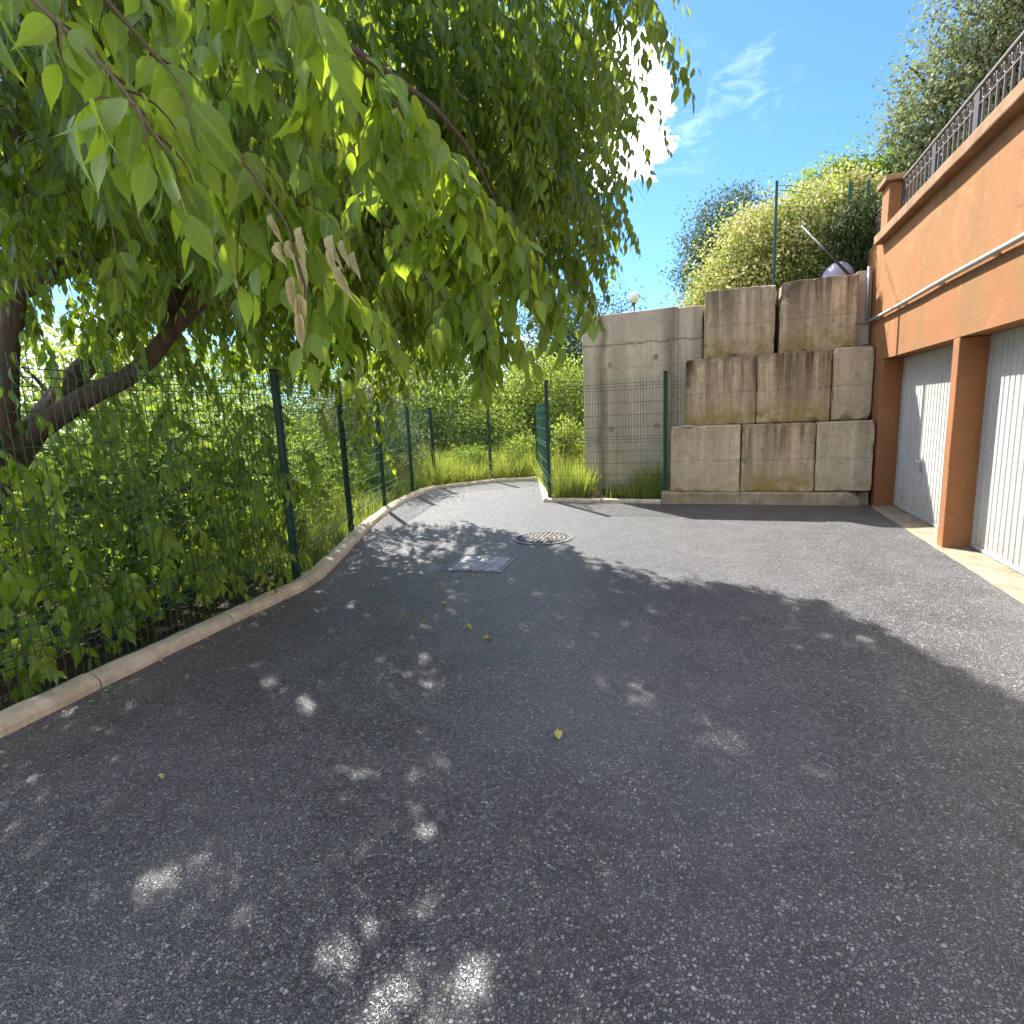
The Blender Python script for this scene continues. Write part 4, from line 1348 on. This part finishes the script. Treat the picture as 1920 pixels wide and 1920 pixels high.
# the canopy is an umbrella: hollow and open below, round the limbs and along the fence
ci = np.arange(len(p)) < n_crown
hollow = ci & (p[:, 0] < -1.7) & (((p[:, 1] < 4.6) & (p[:, 2] < 2.25)) | ((p[:, 1] >= 4.0) & (p[:, 2] < 1.95)))
hollow &= rng.random(len(p)) < np.where(p[:, 1] >= 4.0, 0.92, 0.60)
hole = np.zeros(len(p), bool)
pm = p + unit(t) * ll[:, None] * 0.45
for hx, hy, hr in HOLES:
    hole |= (np.hypot(pm[:, 0] + 0.62 * pm[:, 2] - hx, pm[:, 1] - 0.68 * pm[:, 2] - hy) < hr * 0.75 + 0.01) & (rng.random(len(p)) < 0.84)
keep = (dist > 1.32) & ~clear & ~hole & ~hollow
# outer edge of the crown on the sunny side
BX = [-6.0, -4.64, -3.5, -1.7, -1.0, -0.15, 0.48, 0.94, 1.22, 1.43, 1.75, 2.3]
BY = [6.8, 6.95, 7.35, 6.25, 5.45, 5.02, 4.80, 4.30, 3.66, 3.27, 2.6, 1.2]
sx, sy = pm[:, 0] + 0.62 * pm[:, 2], pm[:, 1] - 0.68 * pm[:, 2]
edge = np.interp(sx, BX, BY) + 0.16 * np.sin(sx * 5.1) * np.cos(sx * 2.3 + 1) + 0.10 * rng.normal(size=len(p))
keep &= (sy < edge) | (sx > 2.3) & (p[:, 2] > 0.14) & ~(lit & (rng.random(len(p)) < 0.92))
p, t, nn, ll, rr, dist = (a[keep] for a in (p, t, nn, ll, rr, dist))
# the 300 leaves that look largest are parts of their own
inv = np.array(cam.matrix_world.inverted())
pc = (p + unit(t) * ll[:, None] * 0.5) @ inv[:3, :3].T + inv[:3, 3]
fx = 1046 / 960
ok = (pc[:, 2] < -0.1) & (np.abs(pc[:, 0] / np.minimum(pc[:, 2], -0.01) * fx) < 1.03) & (np.abs(pc[:, 1] / np.minimum(pc[:, 2], -0.01) * fx) < 1.03)
sz = np.where(ok, ll / dist, 0)
order = np.argsort(-sz)
big, rest = order[:300], order[300:]
near_m = rest[dist[rest] < 3.2]
far_m = rest[dist[rest] >= 3.2]
HI = leaf_template(HI_ST[::2] + [HI_ST[-1]], 0.3, 0.22)
to = np.array(TO)
for nm, idx, tpl in (('foliage', far_m, LOW), ('foliage', near_m, HI)):
    o = scatter(nm, tpl, p[idx] - to, t[idx], nn[idx], ll[idx], ll[idx] * RNG.uniform(0.62, 0.95, len(idx)), rr[idx], M['leaf'], tree)
    o['kind'] = 'stuff'
leafm = [single_leaf_mesh('leaf', M['leaf'], r_, RNG.uniform(0.12, 0.5), RNG.uniform(0.1, 0.38), 0.03, 0.0, RNG.uniform(0.66, 0.9)) for r_ in np.linspace(0.25, 1.0, 14)]
X, Y, Z = frames(t[big], nn[big])
for k_, i in enumerate(big):
    o = bpy.data.objects.new('leaf', leafm[int(rr[i] * 13.99)])
    link(o, tree)
    mtx = Matrix.Identity(4)
    for a, col_ in enumerate((X[k_], Y[k_], Z[k_])):
        for b in range(3):
            mtx[b][a] = col_[b] * ll[i]
    mtx.translation = Vector(p[i]) - TO
    o.matrix_local = mtx
o = tpart(TW, 'twigs', M['twig'], False)
o['kind'] = 'stuff'
# the withered bunch
dryl = [single_leaf_mesh('dry_leaf', M['dryleaf'], r_, 0.6, d_, 0.02, c_, w_) for r_, d_, c_, w_ in ((0.8, 0.25, 1.0, 0.6), (0.4, -0.3, 1.3, 0.55), (1.0, 0.4, 0.8, 0.7))]
tpart(MB().tube([(-1.12, 1.10, 2.22), (-1.03, 1.15, 2.09), (-0.975, 1.18, 1.98), (-0.955, 1.20, 1.84), (-0.965, 1.19, 1.74)], [0.004, 0.004, 0.0035, 0.003, 0.002], 5), 'dry_twig', M['twig'])
rd = random.Random(3)
for i in range(15):
    if i < 6:
        pos = Vector((-0.985 + rd.uniform(-0.04, 0.06), 1.18 + rd.uniform(-0.04, 0.04), 1.97 + rd.uniform(-0.06, 0.03)))
        L_ = rd.uniform(0.06, 0.1)
        tip = Vector((rd.uniform(-0.7, 0.7), rd.uniform(-0.3, 0.3), -0.8))
    elif i < 10:
        pos = Vector((-0.975 + rd.uniform(-0.02, 0.02), 1.18 + rd.uniform(-0.02, 0.02), 1.91 - 0.045 * (i - 6)))
        L_ = rd.uniform(0.11, 0.15)
        tip = Vector((rd.uniform(-0.2, 0.15), rd.uniform(-0.15, 0.15), -1))
    else:
        pos = Vector((-0.87 + rd.uniform(-0.04, 0.06), 1.24 + rd.uniform(-0.03, 0.05), 1.94 + rd.uniform(-0.07, 0.02)))
        L_ = rd.uniform(0.08, 0.12)
        tip = Vector((rd.uniform(-0.15, 0.35), rd.uniform(-0.1, 0.1), -1))
    L_ *= 0.80
    o = bpy.data.objects.new('dry_leaf', dryl[i % 3])
    link(o, tree)
    o['label'] = 'withered tan leaf'
    x_, y_, z_ = frames(np.array([tip]), np.array([[rd.uniform(-0.5, 0.8), -0.8, rd.uniform(-0.3, 0.4)]]))
    mtx = Matrix.Identity(4)
    for a, col_ in enumerate((x_[0], y_[0], z_[0])):
        for b in range(3):
            mtx[b][a] = col_[b] * L_
    mtx.translation = pos - TO
    o.matrix_local = mtx

# ------------------------------------------------------------------ trees and shrubs around


def plant(name, base, lobes, n, size, mat, label, cat, droop=0.3, clump=0.21, shell=0.45, stems=((0.1, 0.05),), group=None, seed=1, second=None, wr=1.0):
    root = empty(name, base, label, cat, group)
    b = Vector(base)
    ll_ = [((c[0] - b.x, c[1] - b.y, c[2] - b.z), r_) for c, r_ in lobes]
    part = 'crown' if 'tree' in name else 'foliage'
    foliage(part, ll_, n, size, mat, root, droop, clump, shell, seed=seed, wr=wr)
    if second:
        m2, frac, sz2 = second
        foliage('blossom', ll_, int(n * frac), sz2, m2, root, 0.0, clump, 0.85, seed=seed + 100, wr=1.5)
    mb = MB()
    for i, (c, r_) in enumerate(ll_):
        rad = stems[0][0] * (1.0 if i == 0 else 0.55)
        a0 = (0, 0, -0.4) if i == 0 else tuple(Vector((0, 0, 0)).lerp(Vector(ll_[0][0]), 0.5))
        mb.tube(wobble(a0, (c[0], c[1], c[2] + r_[2] * 0.3), 6, 0.25, seed + i), [rad * (1 - 0.11 * k_) for k_ in range(7)], 7)
        for j in range(4):
            th = j * 1.7 + i
            mb.tube(wobble((c[0], c[1], c[2] - r_[2] * 0.2), (c[0] + r_[0] * 0.75 * math.cos(th), c[1] + r_[1] * 0.75 * math.sin(th), c[2] + r_[2] * 0.5), 4, 0.15, seed + j), [rad * 0.4 * (1 - 0.2 * k_) for k_ in range(5)], 5)
    mb.build('trunk' if 'tree' in name else 'stem', M['bark'], root, True)
    return root


# beyond the far fence
plant('shrub', (-5.3, 18.2, 0.0), [((-5.3, 18.2, 1.8), (1.6, 1.3, 1.6)), ((-4.0, 17.6, 1.5), (1.2, 1.0, 1.3)), ((-6.7, 18.0, 1.4), (1.3, 1.0, 1.2))], 24000, 0.10, M['bright'], 'big fresh-green rounded bush beyond the far fence', 'bush', seed=3, stems=((0.06, 0),))
plant('shrub', (-8.4, 17.0, 0.0), [((-8.2, 16.8, 1.3), (1.5, 0.9, 1.4)), ((-9.8, 16.4, 1.2), (1.2, 0.9, 1.3))], 16000, 0.09, M['shrub'], 'green bush left of the fresh-green one beyond the fence', 'bush', seed=4, stems=((0.06, 0),))
plant('shrub', (-6.7, 16.2, 0.0), [((-6.6, 16.2, 0.9), (1.1, 0.7, 1.0))], 8000, 0.085, M['bright'], 'low sunlit bush straight behind the far fence post', 'bush', seed=5, stems=((0.04, 0),))
plant('olive_tree', (-7.4, 11.3, -0.2), [((-7.3, 11.3, 1.9), (0.9, 0.9, 1.1)), ((-8.2, 11.6, 1.6), (0.8, 0.8, 1.0)), ((-7.3, 12.2, 0.9), (0.6, 0.6, 0.7))], 13000, 0.07, M['greytree'], 'grey-green small tree behind the left fence near its far corner', 'tree', seed=6, stems=((0.07, 0),))
plant('tree', (-4.9, 23.5, 0.2), [((-4.8, 23.2, 4.4), (2.0, 1.8, 1.9)), ((-6.6, 23.6, 4.2), (1.9, 1.8, 2.2)), ((-3.9, 23.0, 3.1), (1.5, 1.5, 1.5)), ((-5.8, 22.8, 2.6), (2.0, 1.5, 1.6))], 26000, 0.12, M['oak'], 'dark bluish tree rising behind the plain wall, left of the globe lamp', 'tree', seed=7, stems=((0.18, 0),))
plant('tree', (-11.5, 20.0, 0.0), [((-11.5, 20, 3.6), (2.6, 2.2, 2.6)), ((-9.3, 19.5, 2.4), (1.9, 1.8, 2.2)), ((-7.2, 20.5, 2.2), (1.6, 1.4, 1.9))], 26000, 0.14, M['shrub'], 'mid-green tree far behind the grey-green small tree', 'tree', seed=8, stems=((0.16, 0),))
plant('tree', (-14.4, 16.0, -0.4), [((-14.4, 16, 1.9), (2.6, 2.0, 2.0)), ((-12.6, 16.4, 1.4), (1.8, 1.6, 1.6))], 11000, 0.12, M['shrub'], 'broad green tree in the gap between the first and second fence posts', 'tree', seed=9, stems=((0.14, 0),))
# background on the left, beyond the big tree
for (x, y, zc, rx, rz, mt, lab, sd_) in ((-11.4, 7.2, 2.3, 1.8, 1.8, 'bright', 'sunlit yellow-green tree seen through the gap in the big limbs', 31), (-12.5, 10.8, 2.2, 2.0, 2.0, 'bright', 'sunlit pale tree behind the fence, right of the big limbs', 32),
                                         (-13.5, 4.0, 2.4, 2.0, 1.9, 'shrub', 'green tree at the left edge behind the trunk', 33), (-17.0, 13.5, 3.2, 2.6, 2.8, 'shrub', 'distant green tree glimpsed through the leafy tree', 34)):
    plant('tree', (x, y, -0.6), [((x, y, zc), (rx, rx, rz * 0.8)), ((x + 0.9, y + 0.7, zc - 0.9), (rx * 0.7, rx * 0.7, rz * 0.6))], 6500, 0.12, M[mt], lab, 'tree', seed=sd_, stems=((0.13, 0),))
for (x, y, mt, lab, sd_) in ((-9.3, 12.6, 'shrub', 'rounded bush behind the left fence, nearest the grey-green small tree', 35), (-11.0, 13.6, 'dkshrub', 'dense bush behind the rounded one, far left of the driveway', 36), (-9.6, 9.6, 'shrub', 'bush seen through the second fence panel', 37), (-9.2, 6.4, 'shrub', 'bush seen through the first fence panel beyond the limbs', 38)):
    plant('shrub', (x, y, -0.5), [((x, y, 0.75), (1.3, 1.1, 1.2)), ((x - 0.9, y + 0.3, 0.5), (1.0, 0.9, 1.0))], 7000, 0.09, M[mt], lab, 'bush', seed=sd_, stems=((0.05, 0),))
# undergrowth behind the near fence
plant('shrub', (-5.3, 3.4, -0.2), [((-5.3, 3.2, 0.6), (0.8, 1.3, 0.8)), ((-5.7, 4.8, 0.8), (0.8, 1.1, 0.9)), ((-5.2, 1.6, 0.6), (0.7, 0.9, 0.7))], 9000, 0.10, M['dkshrub'], 'dark low undergrowth behind the near mesh fence panel', 'bush', seed=41, stems=((0.03, 0),))
plant('shrub', (-6.6, 6.6, -0.3), [((-6.4, 6.6, 0.5), (0.8, 1.0, 0.7)), ((-6.9, 8.0, 0.6), (0.7, 1.0, 0.7))], 4200, 0.09, M['shrub'], 'green undergrowth behind the second fence panel', 'bush', seed=42, stems=((0.03, 0),))

# on the upper level
plant('oak_tree', (0.3, 17.6, 4.0), [((0.35, 17.5, 6.2), (1.15, 1.0, 1.05)), ((-0.15, 17.4, 5.2), (0.9, 0.9, 1.0)), ((0.75, 17.6, 5.3), (0.9, 0.9, 1.2))], 26000, 0.075, M['oak'], 'dark rounded evergreen tree behind the left end of the blossoming hedge', 'tree', seed=11, stems=((0.12, 0),))
plant('flowering_hedge', (0.6, 12.2, 3.2), [((0.55, 12.0, 4.25), (0.62, 0.6, 0.75)), ((0.10, 12.2, 3.75), (0.5, 0.5, 0.5)), ((1.05, 11.6, 4.45), (0.55, 0.5, 0.55)), ((1.0, 11.5, 3.8), (0.5, 0.5, 0.6)), ((0.5, 11.6, 3.6), (0.5, 0.4, 0.45)), ((1.55, 11.9, 4.75), (0.55, 0.5, 0.45)), ((-0.35, 12.3, 3.35), (0.45, 0.45, 0.28)), ((-0.75, 12.4, 3.15), (0.4, 0.4, 0.2))],
      20000, 0.055, M['bright'], 'climbing hedge covered in cream blossom on top of the block wall', 'hedge', seed=12, stems=((0.03, 0),), second=(M['cream'], 0.85, 0.055), clump=0.30)
plant('shrub', (1.9, 12.6, 3.3), [((1.9, 12.4, 4.0), (0.6, 0.5, 0.75)), ((1.45, 12.2, 3.7), (0.5, 0.5, 0.6)), ((2.3, 12.3, 4.5), (0.5, 0.5, 0.5))], 12000, 0.07, M['shrub'], 'leafy green shrub between the blossoming hedge and the parapet pier', 'shrub', seed=13, stems=((0.03, 0),))
plant('flowering_hedge', (2.0, 12.6, 3.6), [((1.95, 12.4, 5.0), (0.5, 0.4, 0.5)), ((2.35, 12.5, 5.05), (0.45, 0.4, 0.45))], 4200, 0.055, M['bright'], 'yellow-blossomed hedge top around the thin green posts', 'hedge', seed=14, stems=((0.03, 0),), second=(M['cream'], 1.0, 0.055))
plant('shrub', (2.5, 15.3, 4.0), [((2.4, 15.1, 6.0), (0.9, 0.8, 0.7)), ((3.3, 15.0, 5.9), (0.8, 0.8, 0.8)), ((2.7, 14.8, 5.2), (1.0, 0.8, 0.7))], 20000, 0.08, M['shrub'], 'tall mid-green shrub under the grey-green tree', 'shrub', seed=15, stems=((0.06, 0),))
plant('tree', (4.6, 15.0, 3.8), [((4.2, 14.4, 7.4), (1.0, 1.0, 1.0)), ((4.9, 14.0, 8.4), (1.2, 1.1, 1.0)), ((5.9, 13.8, 8.9), (1.4, 1.2, 1.1)), ((3.75, 14.0, 6.5), (0.75, 0.8, 0.8)), ((5.2, 14.0, 6.9), (1.2, 1.0, 1.0)), ((4.4, 13.6, 5.7), (1.0, 0.8, 0.9)), ((6.8, 13.5, 8.0), (1.5, 1.2, 1.5))],
      48000, 0.085, M['greytree'], 'large grey-green tree rising behind the iron railing', 'tree', seed=16, stems=((0.17, 0),), droop=0.6)
plant('conifer_shrub', (2.05, 10.75, 3.2), [((2.1, 10.75, 4.25), (0.38, 0.35, 0.42)), ((2.0, 10.7, 3.8), (0.25, 0.25, 0.35))], 5200, 0.09, M['conifer'], 'dark drooping conifer shrub against the end of the parapet', 'shrub', seed=17, stems=((0.04, 0),), droop=1.4, wr=0.35)


# ------------------------------------------------------------------ grass and weeds
def blades(name, area, n, h, w, mat, seed, parent=None, lean=0.25, inside=None, loc=(0, 0, 0), zf=ground_z):
    rng = np.random.default_rng(seed)
    x = rng.uniform(area[0], area[1], n)
    y = rng.uniform(area[2], area[3], n)
    if inside is not None:
        k_ = np.array([inside(a, b) for a, b in zip(x, y)])
        x, y = x[k_], y[k_]
    m_ = len(x)
    z = np.array([zf(a, b) for a, b in zip(x, y)]) - 0.02
    P_ = np.stack([x, y, z], 1) - np.array(loc)
    tip = np.stack([rng.normal(size=m_) * lean, rng.normal(size=m_) * lean, np.ones(m_)], 1)
    nrm = np.stack([rng.normal(size=m_), rng.normal(size=m_), np.full(m_, 0.1)], 1)
    patch = np.array([max(0.22, 0.75 + 0.85 * mnoise.noise(Vector((a * 0.8, b * 0.8, seed))) + 0.35 * mnoise.noise(Vector((a * 2.6, b * 2.6, seed)))) for a, b in zip(x, y)])
    H_ = h * patch * rng.uniform(0.5, 1.15, m_)
    o = scatter(name, BLADE, P_, tip, nrm, H_, np.full(m_, w) * rng.uniform(0.6, 1.3, m_), rng.random(m_), mat, parent)
    return o


def kerb_x(y):
    for (x0, y0), (x1, y1) in zip(KERB, KERB[1:]):
        if y0 <= y <= y1:
            return x0 + (x1 - x0) * (y - y0) / (y1 - y0)
    return -5.74


def end_ok(x, y):
    # outside the far kerb line
    for (x0, y0), (x1, y1) in list(zip(END, END[1:])) + list(zip(RET, RET[1:])):
        pass
    if y > 9.2 and x > -3.92 and x < -2.2:
        return x > -3.92 + (12.62 - y) / (12.62 - 9.3) * 1.12 + 0.15
    a, b = END[0], END[1]
    if x < -5.9:
        return True
    if x < -4.86:
        return y > 11.0 + (x + 5.74) / 0.88 * 1.13 + 0.22
    return y > 12.13 + (x + 4.86) / 0.94 * 0.49 + 0.2


g1 = blades('tall_grass', (-8.0, -2.25, 10.6, 15.5), 26000, 0.80, 0.015, M['grass'], 51, lean=0.4, inside=end_ok)
tag(g1, kind='stuff')
g2 = blades('dry_grass', (-8.0, -2.25, 11.0, 14.5), 13000, 0.70, 0.007, M['straw'], 52, lean=0.3, inside=end_ok)
tag(g2, kind='stuff')
gs = blades('dry_grass', (-8.0, -2.25, 11.0, 13.6), 12000, 0.32, 0.010, M['straw'], 58, lean=0.6, inside=end_ok)
tag(gs, kind='stuff')
for (x, y, zc, rx, rz, mt, lab, sd_) in ((-3.1, 12.4, 0.7, 0.33, 0.75, 'bright', 'tall bright leafy weed beside the left end of the plain wall', 71), (-4.6, 13.6, 0.55, 0.5, 0.5, 'bright', 'bright leafy weed in the grass behind the far fence', 72),
                                         (-5.9, 13.2, 0.4, 0.5, 0.4, 'shrub', 'low leafy weed in the grass at the far fence corner', 73), (-6.5, 9.7, 0.25, 0.35, 0.35, 'shrub', 'low leafy weed behind the left fence near the far bend', 74)):
    plant('weed', (x, y, 0.0), [((x, y, zc), (rx, rx, rz))], 2600, 0.075, M[mt], lab, 'weed', seed=sd_, stems=((0.012, 0),), shell=0.3)
g3 = blades('tall_grass', (-9.0, -3.6, 4.6, 11.2), 24000, 0.42, 0.013, M['grass'], 53, inside=lambda x, y: x < kerb_x(y) - 0.24)
tag(g3, kind='stuff')
g4 = blades('grass', (-20, -4.6, -1, 20), 42000, 0.16, 0.020, M['grass'], 54, inside=lambda x, y: x < kerb_x(y) - 1.0 and not (y < 6 and x > -5.6))
tag(g4, kind='stuff')
# the bed at the foot of the plain wall
bedz = grid_mesh('soil_bed', [-2.68, -2.2, -1.6, -1.0, -0.5], [9.36, 9.6, 9.85, 10.08], lambda x, y: 0.035 + 0.12 * (y - 9.36) + 0.02 * mnoise.noise(Vector((x * 4, y * 4, 0))), M['dark_soil'])
tag(bedz, kind='structure')
bz = lambda x, y: 0.05 + 0.1 * (y - 9.36)
for (x0, x1, n, h, mt, lab, sd_, w) in ((-2.68, -2.05, 900, 0.55, 'grass', 'tall bright green grass tuft at the left end of the wall bed', 61, 0.012), (-2.6, -1.85, 500, 0.40, 'straw', 'dry straw-coloured grass tuft at the corner of the plain wall', 62, 0.007),
                                       (-1.75, -1.25, 260, 0.30, 'grass', 'low weed clump in the middle of the wall bed', 63, 0.012), (-1.25, -0.78, 420, 0.55, 'grass', 'arching green grass tuft beside the post of the front fence', 64, 0.010)):
    cx = (x0 + x1) / 2
    o = blades('grass_tuft', (x0, x1, 9.40, 10.04), n, h, w, M[mt], sd_, zf=bz, lean=0.35, loc=(cx, 9.7, 0.05))
    o.location = (cx, 9.7, 0.05)
    tag(o, lab, 'grass tuft', 'weeds at the foot of the plain wall')
# soil strip under the near undergrowth
tag(grid_mesh('soil', [-7.0, -6.0, -5.0, -4.3, -3.66], [-1.0 + 0.5 * i for i in range(12)], lambda x, y: ground_z(x, y) + 0.012 + 0.03 * (x < -3.7), M['dark_soil']), kind='structure')

# crumbs of dry leaf gathered along the kerb
rl = np.random.default_rng(77)
lx, ly = [], []
for i in range(140):
    y_ = rl.uniform(0.8, 9.0)
    lx.append(kerb_x(y_) + 0.02 + abs(rl.normal()) * 0.10)
    ly.append(y_)
m_ = len(lx)
o = scatter('leaf_litter', LOW, np.stack([lx, ly, np.full(m_, 0.006)], 1), np.concatenate([rl.normal(size=(m_, 2)), np.full((m_, 1), 0.12)], 1), np.concatenate([rl.normal(size=(m_, 2)) * 0.3, np.ones((m_, 1))], 1), rl.uniform(0.015, 0.04, m_), rl.uniform(0.01, 0.03, m_), rl.random(m_), M['dryleaf'])
tag(o, kind='stuff')
